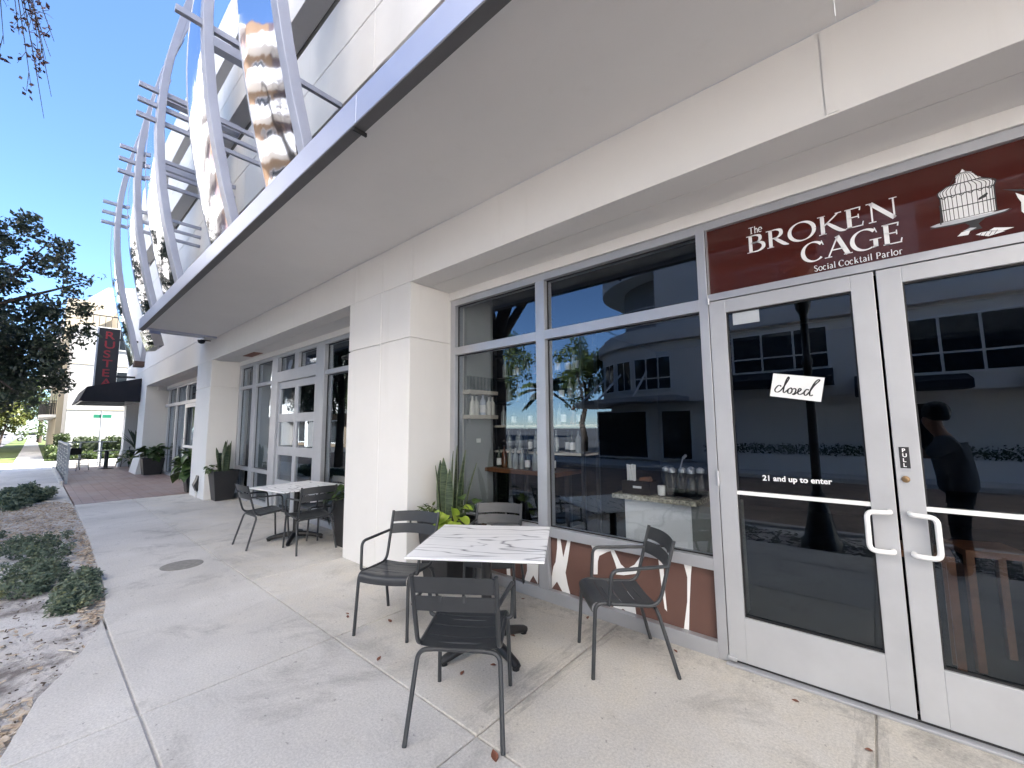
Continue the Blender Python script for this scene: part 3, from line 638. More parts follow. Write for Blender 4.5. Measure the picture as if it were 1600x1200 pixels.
# bird cage emblem on the sign
def flat(poly, y, mat, name): MB().prism(poly, y, y + .0004, 'y').build(name, mat, sp)
flat([(1.262, 2.893), (1.298, 2.905), (1.300, 2.945), (1.318, 2.957), (1.327, 2.974), (1.336, 2.957), (1.358, 2.945), (1.372, 2.918), (1.394, 2.897), (1.421, 2.882), (1.434, 2.860), (1.433, 2.836), (1.426, 2.70), (1.40, 2.690), (1.30, 2.682), (1.232, 2.690), (1.229, 2.836), (1.224, 2.85), (1.228, 2.872)], .0050, M['white'], 'emblem_cage')
flat([(1.181, 2.690), (1.213, 2.698), (1.427, 2.694), (1.472, 2.694), (1.45, 2.684), (1.378, 2.674), (1.215, 2.674)], .0046, M['alu'], 'emblem_tray')
m = MB()
for i in range(17):
    a = -1 + 2 * i / 16; xx = 1.3305 + .101 * math.sin(a * PI / 2 * .97)
    stroke(m, [(xx, 2.838), (xx - a * .002, 2.700)], [.0028, .0028], y=.0044, sub=1)
    xt = 1.327 + .066 * math.sin(a * PI / 2); stroke(m, [(xt, 2.897), (xx + a * .006, 2.870), (xx, 2.838)], [.0026, .0032, .0032], y=.0044, sub=4)
    if i % 2 == 0: stroke(m, [(1.327 + .008 * a, 2.955), (1.329 + .035 * a, 2.935), (1.329 + .055 * a, 2.899)], [.002, .0022, .0022], y=.0044, sub=4)
for zz_, w_ in ((2.8965, .0055), (2.838, .005), (2.766, .005), (2.700, .003)):
    stroke(m, [(1.228 if zz_ < 2.88 else 1.262, zz_), (1.433 if zz_ < 2.88 else 1.396, zz_)], [w_, w_], y=.0042, sub=1)
for i in range(6):
    c0 = 1.245 + i * .034; stroke(m, [(c0 - .014, 2.842), (c0, 2.828), (c0 + .014, 2.842)], [.003, .004, .003], y=.0040, sub=4)
stroke(m, [(1.181, 2.679), (1.30, 2.672), (1.44, 2.681), (1.478, 2.691)], [.006, .008, .006, .003], y=.0040, sub=4)
stroke(m, [(1.223, 2.69), (1.228, 2.75), (1.226, 2.80)], [.006, .005, .003], y=.0040, sub=4)
m.build('emblem_bars', M['black'], sp)
flat([(1.370, 2.776), (1.371, 2.788), (1.390, 2.800), (1.402, 2.808), (1.407, 2.802), (1.397, 2.785), (1.378, 2.779)], .0037, M['black'], 'emblem_bird')
flat([(1.310, 2.672), (1.385, 2.672), (1.360, 2.650), (1.372, 2.620), (1.300, 2.618), (1.330, 2.648)], .0043, M['black'], 'emblem_stand')
flat([(1.279, 2.603), (1.296, 2.621), (1.330, 2.625), (1.319, 2.600)], .0038, M['white'], 'emblem_foot')
flat([(1.300, 2.625), (1.330, 2.636), (1.352, 2.630), (1.330, 2.621)], .0036, M['alu'], 'emblem_foot')
flat([(1.345, 2.592), (1.365, 2.598), (1.391, 2.597), (1.447, 2.580), (1.389, 2.570)], .0043, M['white'], 'emblem_feather')
flat([(1.393, 2.600), (1.412, 2.610), (1.478, 2.590), (1.439, 2.583)], .0043, M['white'], 'emblem_feather')
m = MB()
for i in range(4): stroke(m, [(1.355 + i * .018, 2.575 + .0), (1.368 + i * .018, 2.595)], [.0022, .0022], y=.0038, sub=1)
m.build('emblem_lines', M['black'], sp)
flat([(1.498, 2.768), (1.522, 2.745), (1.58, 2.74), (1.60, 2.70), (1.57, 2.66), (1.515, 2.652), (1.509, 2.665), (1.512, 2.713), (1.503, 2.740)], .0047, M['white'], 'emblem_wing')
flat([(1.456, 2.803), (1.50, 2.776), (1.60, 2.74), (1.60, 2.765), (1.53, 2.775), (1.48, 2.795)], .0042, M['black'], 'emblem_beak')

# side glazing right of the doors, bays 2 and 3
f0 = frame([(3.48, 3.57, Y0, Y1, 0, 3.1), (1.93, 3.48, Y0, Y1, 3.03, 3.1), (1.93, 3.48, Y0, Y1, 2.435, 2.525), (1.93, 3.48, Y0, Y1, 0, .105)])
pane(f0, 1.93, 3.48, .105, 2.435); pane(f0, 1.93, 3.48, 2.525, 3.03)
xs = [-10.67, -10.42, -9.72, -9.50, -8.50, -8.20, -6.45, -6.13, -4.23]
f2 = frame([(xs[0], xs[1] - .12, Y0, Y1, 0, 3.1), (xs[2], xs[3], Y0, Y1, .1, 3.03), (xs[4], xs[5], Y0 - .02, Y1, 0, 3.03), (xs[6], xs[7], Y0 - .02, Y1, 0, 3.03), (xs[0] + .13, xs[8], Y0, Y1, 3.03, 3.1),
            (xs[1] - .12, xs[2], Y0, Y1, 2.52, 2.59), (xs[3], xs[4], Y0, Y1, 2.52, 2.59), (xs[5], xs[6], Y0 - .02, Y1, 2.52, 2.73), (xs[7], xs[8], Y0, Y1, 2.50, 2.58),
            (xs[1] - .12, xs[2], Y0, Y1, .66, .74), (xs[3], xs[4], Y0, Y1, .66, .74), (xs[1] - .12, xs[2], Y0, Y1, 0, .1), (xs[3], xs[4], Y0, Y1, 0, .1), (xs[7], xs[8], Y0, Y1, 0, .1), (-7.42, -7.24, Y0, Y1, 2.73, 3.03)])
for a, b in ((xs[1] - .12, xs[2]), (xs[3], xs[4])):
    pane(f2, a, b, 2.59, 3.03); pane(f2, a, b, .74, 2.52); pane(f2, a, b, .1, .66)
pane(f2, xs[5], -7.42, 2.73, 3.03); pane(f2, -7.24, xs[6], 2.73, 3.03); pane(f2, xs[7], xs[8], 2.58, 3.03); pane(f2, xs[7], xs[8], .1, 2.50)
# sectional glazed door
rows = [(.06, .44), (.60, 1.08), (1.24, 1.72), (1.88, 2.38)]
prt = [(-8.19, -8.10, -.01, .05, .02, 2.515), (-6.55, -6.46, -.01, .05, .02, 2.515), (-7.40, -7.26, -.01, .05, .06, 2.38), (-8.10, -6.55, -.01, .05, 2.38, 2.515), (-8.10, -6.55, -.01, .05, .02, .06)]
for (a, b), (c, d) in zip(rows, rows[1:]): prt += [(-8.10, -7.40, -.01, .05, b, c), (-7.26, -6.55, -.01, .05, b, c)]
gd = frame(prt, 'sectional_door', M['alu'])
for a, b in rows:
    for c, d in ((-8.10, -7.40), (-7.26, -6.55)): MB().box(c - .004, d + .004, .012, .02, a - .004, b + .004).build('pane', M['glass'], gd)
x3 = [-19.2, -18.55, -17.4, -15.95, -15.75, -14.3, -12.9, -11.96]
prt = [(-19.2, -11.96, Y0, Y1, 3.03, 3.1), (-19.2, -11.96, Y0, Y1, 2.42, 2.52), (-19.2, -11.96, Y0, Y1, 0, .09)]
f3 = frame(prt + [(x - .05, x + .05, Y0 - .004, Y1, .09, 3.03) for x in (-18.6, -17.3, -15.9, -14.3, -13.0, -12.0)])
for a, b in ((-18.55, -17.35), (-17.25, -15.95), (-15.85, -14.35), (-14.25, -13.05), (-12.95, -12.05)):
    pane(f3, a, b, 2.52, 3.03); pane(f3, a, b, .09, 2.42)
d3 = frame([(-15.84, -15.72, -.06, -.03, .05, 2.40), (-14.48, -14.36, -.06, -.03, .05, 2.40), (-15.72, -14.48, -.06, -.03, 2.28, 2.40), (-15.72, -14.48, -.06, -.03, .05, .3), (-15.72, -14.48, -.06, -.035, 1.02, 1.10)], 'door', M['white'])
MB().tube(fillet([(-15.66, -.06, 1.0), (-15.66, -.12, 1.0), (-15.66, -.12, 1.3), (-15.66, -.06, 1.3)], .03), .013, 8).build('handle', M['alu'], d3)
# recessed corner behind the last columns
MB().box(-24.0, -19.0, .6, .8, 0, 3.2).build('recess_wall', simple('recess_grey', (.22, .21, .21), .8), bld)
MB().box(-24.55, -19.0, -.30, .6, 3.05, 3.195).build('recess_ceiling', M['soffit'], bld)

# wall fittings
t = MB().tube(fillet([(-10.66, -.72, 3.70), (-10.66, -.72, 3.60)], .01), .03, 10)
vs_ = MB(); vs_.lathe([(.01, -.085), (.055, -.07), (.075, -.03), (.08, 0.0), (.05, .005)], (-10.9, -.78, 3.70 - .03), 14)
tag(vs_.build('dome_camera', M['blackpaint']), 'small black dome camera under the far left end of the canopy', 'security camera')
MB().box(-10.92, -10.88, -.80, -.602, 3.668, 3.688).build('camera_bracket', M['blackpaint'], bpy.data.objects['dome_camera'])
tag(MB().box(-4.30, -4.226, -.59, -.50, 2.49, 2.55).tube([(-4.28, -.60, 2.52), (-4.28, -.66, 2.50)], .02, 8).build('wall_speaker', M['blackpaint']), 'tiny black box fixed at the groove on the left edge of the nearest column', 'wall fitting')
tag(MB().box(-12.03, -11.952, -.59, -.50, 2.46, 2.52).tube([(-12.01, -.60, 2.49), (-12.01, -.66, 2.47)], .02, 8).build('wall_speaker', M['blackpaint']), 'tiny black box on the left edge of the column behind the far table', 'wall fitting')
vt = tag(MB().box(-9.55, -8.85, -.30, -.12, 3.192, 3.199).build('ceiling_vent', simple('rust_vent', (.22, .10, .07), .6)), 'small reddish brown vent in the underside of the beam above the far windows', 'vent')
for i in range(5): MB().box(-9.52, -8.88, -.285 + i * .033, -.272 + i * .033, 3.186, 3.1915).build('vent_slat', vt.data.materials[0], vt)
hb = MB().prism([(-.625, .14), (-.69, .30), (-.645, .40), (-.615, .52), (-.604, .50), (-.604, .16)], -11.32, -11.12, 'x')
tag(hb.build('standpipe_cover', M['blackpaint'], bevel=.012), 'black fin shaped fitting low on the front of the column behind the far table', 'wall fitting')
wp = tag(MB().tube([(-11.22, -.625, .0), (-11.22, -.625, .16)], .02, 8).build('drain_pipe', M['wall']), 'short white pipe stub under the black fin shaped column fitting', 'pipe')

# ------------------------------------------------------------------ interior seen through the glass
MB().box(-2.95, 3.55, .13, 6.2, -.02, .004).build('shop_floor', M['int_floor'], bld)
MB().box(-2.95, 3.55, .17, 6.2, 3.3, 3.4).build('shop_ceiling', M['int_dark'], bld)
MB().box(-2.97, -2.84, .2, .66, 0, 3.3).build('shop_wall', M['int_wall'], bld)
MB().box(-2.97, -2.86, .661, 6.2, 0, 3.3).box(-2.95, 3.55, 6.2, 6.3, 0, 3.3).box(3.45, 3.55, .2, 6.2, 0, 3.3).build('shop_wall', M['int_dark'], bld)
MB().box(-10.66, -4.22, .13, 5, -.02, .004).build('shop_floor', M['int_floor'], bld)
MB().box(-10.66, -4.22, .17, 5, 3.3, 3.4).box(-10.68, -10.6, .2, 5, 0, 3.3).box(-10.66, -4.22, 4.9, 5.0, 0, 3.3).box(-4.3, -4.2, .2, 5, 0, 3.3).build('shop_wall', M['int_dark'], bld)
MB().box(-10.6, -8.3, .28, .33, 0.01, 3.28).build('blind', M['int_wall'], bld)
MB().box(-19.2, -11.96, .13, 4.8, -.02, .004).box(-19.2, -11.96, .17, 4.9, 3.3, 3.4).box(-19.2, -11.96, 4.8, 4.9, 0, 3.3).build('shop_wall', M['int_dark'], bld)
MB().box(-19.1, -16.0, .30, .34, 0.01, 3.28).build('blind', M['int_wall'], bld)
# reception counter
ct = thing('service_counter', 'marble clad counter with a granite top just inside the window', 'counter', (0, 0, 0))
MB().box(-.93, -.34, .42, .70, .004, .93).build('front_panel', M['counter'], ct)
MB().box(-.339, -.06, .425, .95, .004, .93).build('side_panel', simple('dull_panel', (.20, .21, .19), .5), ct)
MB().box(-1.02, -.27, .34, 1.0, .931, .972).build('top', M['granite'], ct, bevel=.004)
bx = thing('straw_box', 'dark wooden box of white straw packets on the counter', 'box', (-.82, .47, .972))
MB().box(-.13, .14, -.06, .10, 0, .115).build('box_body', M['int_dark'], bx, bevel=.004)
MB().box(-.02, .06, -.0625, -.061, .055, .075).build('tag', M['paper'], bx)
for i in range(12):
    a = random.uniform(-.08, .02); o = MB().box(-.006, .006, -.004, .004, 0, .21).build('straw_packet', M['paper'], bx); o.location = (a - .03, random.uniform(-.03, .05), .05); o.rotation_euler = (random.uniform(-.12, .12), random.uniform(-.2, .2), 0)
MB().tube([(.02, .02, .115), (.12, .02, .13)], .03, 8).build('cork', M['wood'], bx)
jr = thing('glass_jar', 'clear lidded glass jar on the counter tray', 'jar', (-.44, .55, .972), 0, 'glass jars on the counter')
MB().lathe([(.045, .0), (.052, .02), (.052, .16), (.03, .19), (.03, .21), (.029, .21), (.05, .16), (.049, .022), (.001, .012)], (0, 0, 0), 14).build('jar_body', M['clearglass'], jr)
MB().lathe([(.032, .205), (.034, .235), (.01, .25), (.0005, .25)], (0, 0, 0), 12).build('lid', M['alu'], jr)
for i, (a, b) in enumerate(((-.52, .52), (-.36, .52), (-.40, .66), (-.31, .62), (-.60, .60))):
    dup(jr, (a, b, .972), 0, 'clear lidded glass jar on the counter tray')
tag(MB().lathe([(.03, 0), (.034, .09), (.0005, .088)], (-.60, .47, .972), 12).build('candle', M['paper']), 'short white candle on the counter in front of the jars', 'candle')
tag(MB().tube([(-.50, .60, 1.12), (-.44, .58, 1.30)], .006, 6).tube([(-.44, .58, 1.30), (-.41, .58, 1.33)], .012, 6).build('jigger_spoon', M['alu']), 'long silver bar spoon leaning out of a jar', 'spoon')
tag(MB().box(-.62, -.29, .44, .70, .9725, .979).build('tray', M['int_dark']), 'dark tray under the jars on the counter', 'tray')
# white wall shelves on the left wall with bottles
for lab, z, name in (('pale wall shelf of clear glasses left of the window', 2.03, 'a'), ('pale wall shelf of white labelled bottles below the glasses', 1.735, 'b')):
    sh = thing('wall_shelf', lab, 'shelf', (-2.835, .12, z)); MB().box(0, .16, -.02, .46, -.045, .0).build('board', M['shelfw'], sh)
    MB().box(.0, .012, .1, .13, -.09, -.036).build('bracket', M['alu'], sh)
def bottle_proto(label, mat, h=.26, r=.034, white=False):
    b = thing('bottle', label, 'bottle', (0, 0, 0), 0, None)
    MB().lathe([(r, 0), (r, h * .55), (r * .85, h * .65), (r * .36, h * .76), (r * .34, h * .95)], (0, 0, 0), 12).build('bottle_body', mat, b)
    MB().lathe([(r * .4, h * .95), (r * .4, h), (.0005, h)], (0, 0, 0), 8).build('cap', M['blackpaint'], b)
    if white: MB().lathe([(r * 1.03, h * .12), (r * 1.03, h * .45)], (0, 0, 0), 12).build('bottle_label', M['paper'], b)
    return b
bw = bottle_proto('white bottle on the lower pale wall shelf', simple('frosted_white', (.62, .62, .58), .4), .24, .036)
bw['group'] = 'white bottles on the lower wall shelf'; bw.location = (-2.74, .20, 1.735)
for y in (.265, .48, .545): dup(bw, (-2.74, y, 1.735), 0, bw['label'])
bb = bottle_proto('blue white bottle in the middle of the lower wall shelf', simple('blue_white', (.50, .55, .66), .35), .27, .040, True); bb.location = (-2.74, .375, 1.735)
gl = thing('tumbler', 'clear glass standing on the upper pale wall shelf', 'glass', (-2.74, .14, 2.03), 0, 'glasses on the upper wall shelf')
MB().lathe([(.028, .0), (.034, .17), (.032, .17), (.027, .01), (.0005, .01)], (0, 0, 0), 12).build('glass_body', M['clearglass'], gl)
for y in (.20, .26, .32, .38, .44, .50, .555): dup(gl, (-2.74, y, 2.03), 0, gl['label'])
tag(MB().box(-2.8395, -2.832, .36, .43, 1.40, 1.45).build('wall_switch', M['paper']), 'small white switch plate on the grey wall under the shelves', 'switch')
# black back bar rack
rk = thing('bar_rack', 'black metal bar rack of bottles behind the left window', 'rack', (0, 0, 0))
for x in (-2.835, -2.33, -1.535):
    MB().box(x, x + .035, .66, .695, 0, 2.75).build('post', M['blackpaint'], rk); MB().box(x, x + .035, .97, 1.005, 0, 2.75).build('post', M['blackpaint'], rk)
for z in (1.27, 1.585, 1.88, 2.19, 2.49): MB().box(-2.835, -1.5, .66, 1.0, z, z + .025).build('shelf_board', M['shelfw'] if z in (1.27, 1.585) else M['int_dark'], rk)
bt = thing('bar_ledge', 'warm brown wooden bar ledge under the back bar bottles', 'bar', (0, 0, 0))
MB().box(-2.83, -1.75, .50, 1.0, 1.045, 1.09).build('board', M['wood'], bt); MB().box(-2.7, -2.64, .8, .86, .004, 1.04).build('leg', M['blackpaint'], bt); MB().box(-1.85, -1.79, .8, .86, .004, 1.04).build('leg', M['blackpaint'], bt)
kinds = [('dark bottle on the back bar rack', simple('dark_bottle', (.02, .03, .02), .15), .25, .033, True), ('clear bottle on the back bar rack', simple('clear_bottle', (.30, .33, .33), .08), .26, .035, False), ('amber bottle on the back bar rack', simple('amber_bottle', (.10, .03, .01), .15), .27, .038, False)]
protos = []
for lb, mt, h, r_, wl in kinds:
    b = bottle_proto(lb, mt, h, r_, wl); b['group'] = lb.split(' ')[0] + ' bottles on the back bar rack'; protos.append([b, True])
for z, x0, n in ((1.296, -2.72, 16), (1.611, -2.72, 17), (1.906, -2.70, 15), (2.216, -2.70, 15), (1.091, -2.72, 9)):
    for i in range(n):
        k = random.choice([0, 0, 1, 1, 2]); pr = protos[k]
        if random.random() < .06 or x0 + i * .1 > (-1.58 if z > 1.1 else -1.85): continue
        loc = (x0 + i * .100 + random.uniform(-.02, .02), (.80 if z > 1.1 else .62) + random.uniform(-.06, .1), z)
        if pr[1]: pr[0].location = loc; pr[1] = False
        else: dup(pr[0], loc, 0, pr[0]['label'])
for i, (x, y) in enumerate(((1.02, .75), (1.36, .75))):
    bs = thing('bar_stool', ['orange wooden bar stool seen through the right glass door', 'second orange wooden stool behind the right glass door, right of the other stool'][i], 'stool', (x, y + .3 * i, 0), .3 * i, 'wooden stools inside the doors')
    MB().box(-.16, .16, -.16, .16, .72, .76).build('seat', M['wood'], bs)
    for a in (-.14, .14):
        for b in (-.14, .14): MB().box(a - .02, a + .02, b - .02, b + .02, .004, .72).build('leg', M['wood'], bs)
# ------------------------------------------------------------------ chairs
def make_chair(label):
    c = thing('armchair', label, 'chair', (0, 0, 0), 0, 'charcoal metal slatted armchairs'); m_ = M['chair']; r = .0125
    def zc(x, y, half): return -.012 * (1 - (x / half) ** 2)
    for s in (-1, 1):
        MB().tube(fillet([(s * .225, .275, 0), (s * .213, .245, .452), (s * .213, .14, .452)], [.05] * 3, 6), r).build('leg', m_, c)
        MB().tube(fillet([(s * .250, -.270, 0), (s * .222, -.155, .405), (s * .12, -.150, .412)], .07, 7), r).build('leg', m_, c)
        MB().tube(fillet([(s * .213, .20, .452), (s * .218, -.17, .425), (s * .222, -.285, .835)], .08, 8), r).build('side_rail', m_, c)
        MB().tube(fillet([(s * .222, -.245, .675), (s * .262, .145, .668), (s * .250, .165, .452), (s * .217, .150, .449)], [.05] * 4, 6), r * .96).build('armrest', m_, c)
        for q, n_ in (((s * .2245, -.272, .012), 'foot_cap'), ((s * .2245, .275, .012), 'foot_cap')): pass
    MB().tube([(-.14, -.150, .412), (.14, -.150, .412)], r).build('cross_bar', m_, c)
    # seat slats, front one rolling over the edge
    prof_ = [(.262, .395), (.268, .425), (.255, .448), (.235, .458), (.19, .456), (.13, .449), (.06, .441), (-.02, .434), (-.10, .430), (-.165, .432)]
    P_ = [Vector((0, a, b)) for a, b in prof_]
    L_ = [0]
    for a, b in zip(P_, P_[1:]): L_.append(L_[-1] + (b - a).length)
    def at(t): return (float(np.interp(t, L_, [q.y for q in P_])), float(np.interp(t, L_, [q.z for q in P_])))
    ed = [0, .150, .255, .360, L_[-1]]
    for a, b in zip(ed, ed[1:]):
        rows = []
        for t in np.linspace(a + .002, b - .003, 9):
            y, z = at(t); hw = .207
            rows.append([(x, y, z + zc(x, y, .21)) for x in np.linspace(-hw, hw, 11)])
        MB().grid(rows, True, .003).build('seat_slat', m_, c)
    # back slats
    for z0, z1 in ((.640, .722), (.738, .826)):
        rows = []
        for z in (z0, z0 + .006, (z0 + z1) / 2, z1 - .006, z1):
            yb = -.17 + (z - .425) / (.835 - .425) * (-.115)
            rows.append([(x, yb - .030 * (1 - (x / .222) ** 2) - .002, z + .010 * (1 - (x / .222) ** 2)) for x in np.linspace(-.228, .228, 15)])
        MB().grid(rows, True, .004).build('back_slat', m_, c)
    MB().box(-.07, -.055, -.31, -.302, .715, .745).build('back_strap', m_, c); MB().box(.055, .07, -.31, -.302, .715, .745).build('back_strap', m_, c)
    MB().tube([(-.207, -.1, .418), (.207, -.1, .418)], .008, 8).tube([(-.207, .13, .436), (.207, .13, .436)], .008, 8).build('seat_support', m_, c)
    return c
ch = make_chair('charcoal metal armchair nearest the camera, its back to us, at the marble table')
ch.location = (-.985, -1.525, 0); ch.rotation_euler = (0, 0, R(34.8))
dup(ch, (-.55, -.435, 0), R(133), 'charcoal metal armchair side on between the marble table and the glass doors')
dup(ch, (-2.21, -1.14, 0), R(207), 'charcoal metal armchair standing before the nearest white column, seat facing us')
dup(ch, (-1.86, -.36, 0), R(213), 'charcoal metal armchair behind the marble table beside the lime leafed planter')
dup(ch, (-5.72, -1.02, 0), R(2), 'charcoal metal armchair at the left side of the far marble table')
dup(ch, (-4.97, -.69, 0), R(88), 'charcoal metal armchair at the right end of the far marble table beside the column')
dup(ch, (-5.55, .0 - .28, 0), R(178), 'charcoal metal armchair mostly hidden behind the far marble table')

# ------------------------------------------------------------------ tables
def make_table(label, sz):
    t = thing('cafe_table', label, 'table', (0, 0, 0), 0, 'marble topped cafe tables')
    h = sz / 2
    MB().box(-h, h, -h, h, .742, .757).build('table_top', M['tabletop'], t, bevel=.004)
    MB().box(-h + .01, h - .01, -h + .01, h - .01, .7385, .7415).build('top_edge', M['blackpaint'], t)
    MB().lathe([(.10, .728), (.10, .738)], (0, 0, 0), 12).box(-.22, .22, -.02, .02, .715, .7275).box(-.02, .02, -.22, .22, .702, .7145).build('top_bracket', M['cast'], t)
    MB().tube([(0, 0, .09), (0, 0, .70)], .038, 18).build('pedestal', M['cast'], t)
    MB().lathe([(.075, .075), (.065, .10), (.042, .13)], (0, 0, 0), 16).build('base_hub', M['cast'], t)
    for k in range(4):
        a = PI / 4 + k * PI / 2; ca, sa = math.cos(a), math.sin(a)
        pts = [(ca * d, sa * d, z) for d, z in ((.02, .085), (.15, .075), (.27, .052), (.34, .035), (.365, .022))]
        m = MB(); m.tube(pts, [.04, .036, .031, .028, .024], 12)
        m.lathe([(.024, 0), (.024, .03)], (ca * .345, sa * .345, 0), 10); m.build('base_foot', M['cast'], t)
    return t
tb = make_table('nearest square cafe table with white marble top and black cross base', .91)
tb.location = (-1.375, -.955, 0); tb.rotation_euler = (0, 0, R(33.5))
dup(tb, (-5.56, -.63, 0), R(9), 'farther square cafe table with white marble top left of the nearest column')

# ------------------------------------------------------------------ plants
def leafmesh(name, L_, wd, curl, fold, mat, n=5, heart=False):
    rows = []
    for i in range(n + 1):
        t = i / n
        w_ = wd * (math.sin(PI * min(1, t ** .75)) if not heart else math.sqrt(max(0, 1 - (2 * t ** .8 - .85) ** 2 / 1.4)) * (1 - t ** 4)) + .001
        y = L_ * t; z = -curl * t * t
        rows.append([(-w_, y, z + fold * w_), (-w_ * .5, y, z + fold * w_ * .35), (0, y, z), (w_ * .5, y, z + fold * w_ * .35), (w_, y, z + fold * w_)])
    m = MB(); m.grid(rows, True, .0015); o = m.build(name, mat); me = o.data; bpy.data.objects.remove(o); return me
def put(me, name, parent, loc, rot, s=1.0):
    o = bpy.data.objects.new(name, me); COL.objects.link(o); o.parent = parent; o.location = loc; o.rotation_euler = rot; o.scale = (s, s, s); return o
def pot(parent, w0, w1, h):
    a, b = w0 / 2, w1 / 2; m = MB(); i_ = .02
    vs = [(-a, -a, 0), (a, -a, 0), (a, a, 0), (-a, a, 0), (-b, -b, h), (b, -b, h), (b, b, h), (-b, b, h), (-b + i_, -b + i_, h), (b - i_, -b + i_, h), (b - i_, b - i_, h), (-b + i_, b - i_, h), (-b + i_, -b + i_, h - .05), (b - i_, -b + i_, h - .05), (b - i_, b - i_, h - .05), (-b + i_, b - i_, h - .05)]
    fs = [(0, 3, 2, 1)] + [(k, (k + 1) % 4, 4 + (k + 1) % 4, 4 + k) for k in range(4)] + [(4 + k, 4 + (k + 1) % 4, 8 + (k + 1) % 4, 8 + k) for k in range(4)] + [(8 + k, 8 + (k + 1) % 4, 12 + (k + 1) % 4, 12 + k) for k in range(4)]
    m.add(vs, fs); m.build('pot', M['pot'], parent, bevel=.006)
    MB().box(-b + i_, b - i_, -b + i_, b - i_, h - .06, h - .035).build('soil', M['soil'], parent)
def snake(parent, base, h, wd, lean, az, n=10):
    rows = []; rows2 = []
    for i in range(n + 1):
        t = i / n; w_ = wd * 1.3 * (0.62 + .75 * t) * (1 - t ** 3.2) if t < .99 else .002
        w_ = max(w_, .002); tw = .5 * math.sin(az * 3) * t
        off = lean * t ** 1.6; c = (off * math.cos(az), off * math.sin(az), h * t)
        d = Vector((math.cos(az + PI / 2 + tw), math.sin(az + PI / 2 + tw), 0)); nn = Vector((math.cos(az + tw), math.sin(az + tw), 0))
        rows.append([tuple(Vector(c) + d * w_ * q - nn * .25 * w_ * (1 - q * q)) for q in (-1, -.5, 0, .5, 1)])
    o = MB().grid(rows, True, .004).build('snake_leaf', M['snake'], parent); o.location = base
    m = MB(); m.tube([r_[0] for r_ in rows], .0022, 5); m.tube([r_[-1] for r_ in rows], .0022, 5); e = m.build('leaf_edge', M['snake_edge'], o); return o
L_poth = leafmesh('heart_leaf', .115, .048, .030, .25, M['pothos'], 6, True)
L_big = leafmesh('broad_leaf', .24, .095, .07, .3, M['bigleaf'], 6, True)
L_green = leafmesh('green_leaf', .11, .045, .03, .25, M['bigleaf'], 6, True)
L_fern = leafmesh('fern_leaf', .075, .012, .02, .1, M['fern'], 4)
def ring_leaves(me, name, parent, n, c, r0, r1, z0, z1, s0, s1, az0=0, az1=2 * PI, pitch=(-.6, .3)):
    for _ in range(n):
        a = random.uniform(az0, az1); r_ = random.uniform(r0, r1); s = random.uniform(s0, s1)
        put(me, name, parent, (c[0] + r_ * math.cos(a), c[1] + r_ * math.sin(a), random.uniform(z0, z1)), (random.uniform(*pitch), random.uniform(-.4, .4), a - PI / 2 + random.uniform(-.5, .5)), s)
def snake_planter(label, loc, h, w0, w1, leaves, rz=0.0):
    p_ = thing('potted_plant', label, 'potted plant', loc, rz, 'black planters along the storefront'); pot(p_, w0, w1, h)
    for (bx_, by_, lh, lw, ln, az) in leaves: snake(p_, (bx_, by_, h - .04), lh, lw, ln, az)
    return p_
pl = snake_planter('black planter with tall snake plant and lime heart shaped leaves beside the nearest column', (-2.52, -.33, 0), .66, .36, .48,
    [(-.10, -.04, .62, .038, .06, 2.6), (-.05, .05, .72, .040, .03, 1.2), (.0, -.06, .66, .042, .05, -1.2), (.05, .02, .78, .036, .03, .3), (.12, .0, .74, .036, .10, .2), (.14, .08, .60, .034, .13, .5), (-.13, .08, .50, .036, .10, 2.9), (.08, -.08, .55, .034, .04, -.6), (.02, .12, .58, .036, .05, 1.8), (-.04, -.1, .58, .036, .05, -2.2)])
ring_leaves(L_poth, 'heart_leaf', pl, 17, (.14, -.13), .02, .18, .64, .80, .9, 1.4, -2.2, 1.2, (-.9, .1))
ring_leaves(L_green, 'heart_leaf', pl, 16, (.14, .06), .02, .16, .66, .90, .7, 1.1, -1.2, 1.6, (-.3, .8))
ring_leaves(L_fern, 'fern_leaf', pl, 60, (-.16, -.10), .0, .13, .66, .80, .8, 1.3, 1.6, 4.9, (-.5, .9))
p2 = snake_planter('tall black planter with leaning snake plant beside the second column', (-10.42, -.30, 0), .66, .34, .50,
    [(-.12, -.05, .66, .042, .30, 3.0), (-.05, 0, .70, .040, .22, 2.8), (.0, -.02, .72, .044, .06, 1.5), (.06, .05, .66, .050, .05, .4), (.10, 0, .62, .050, .08, .2), (.02, .08, .70, .045, .04, 1.9), (-.02, -.08, .55, .04, .10, -2.4)])
ring_leaves(L_green, 'heart_leaf', p2, 46, (-.04, -.12), .02, .20, .62, .78, .7, 1.1, 1.8, 5.6, (-.8, .3))
p3 = thing('potted_plant', 'squat black planter with dark broad leaves in front of the third column', 'potted plant', (-18.75, -.34, 0), 0, 'black planters along the storefront'); pot(p3, .48, .62, .58)
ring_leaves(L_big, 'broad_leaf', p3, 60, (0, 0), .05, .34, .58, 1.0, .8, 1.5, 0, 2 * PI, (-.5, .7))
p4 = thing('potted_plant', 'potted plant with large pale green leaves at the left side of the second column', 'potted plant', (-12.45, -.42, 0), 0, 'black planters along the storefront'); pot(p4, .30, .42, .45)
ring_leaves(L_big, 'broad_leaf', p4, 80, (-.05, 0), .03, .36, .40, 1.12, .9, 1.5, 0, 2 * PI, (-.7, .6))
p5 = snake_planter('black planter half hidden behind the nearest column with a tall snake leaf', (-4.62, -.22, 0), .66, .36, .48, [(.0, -.05, .72, .05, .06, 0.4), (-.08, 0, .60, .045, .12, 2.8), (.1, .08, .62, .045, .05, 1.1)])
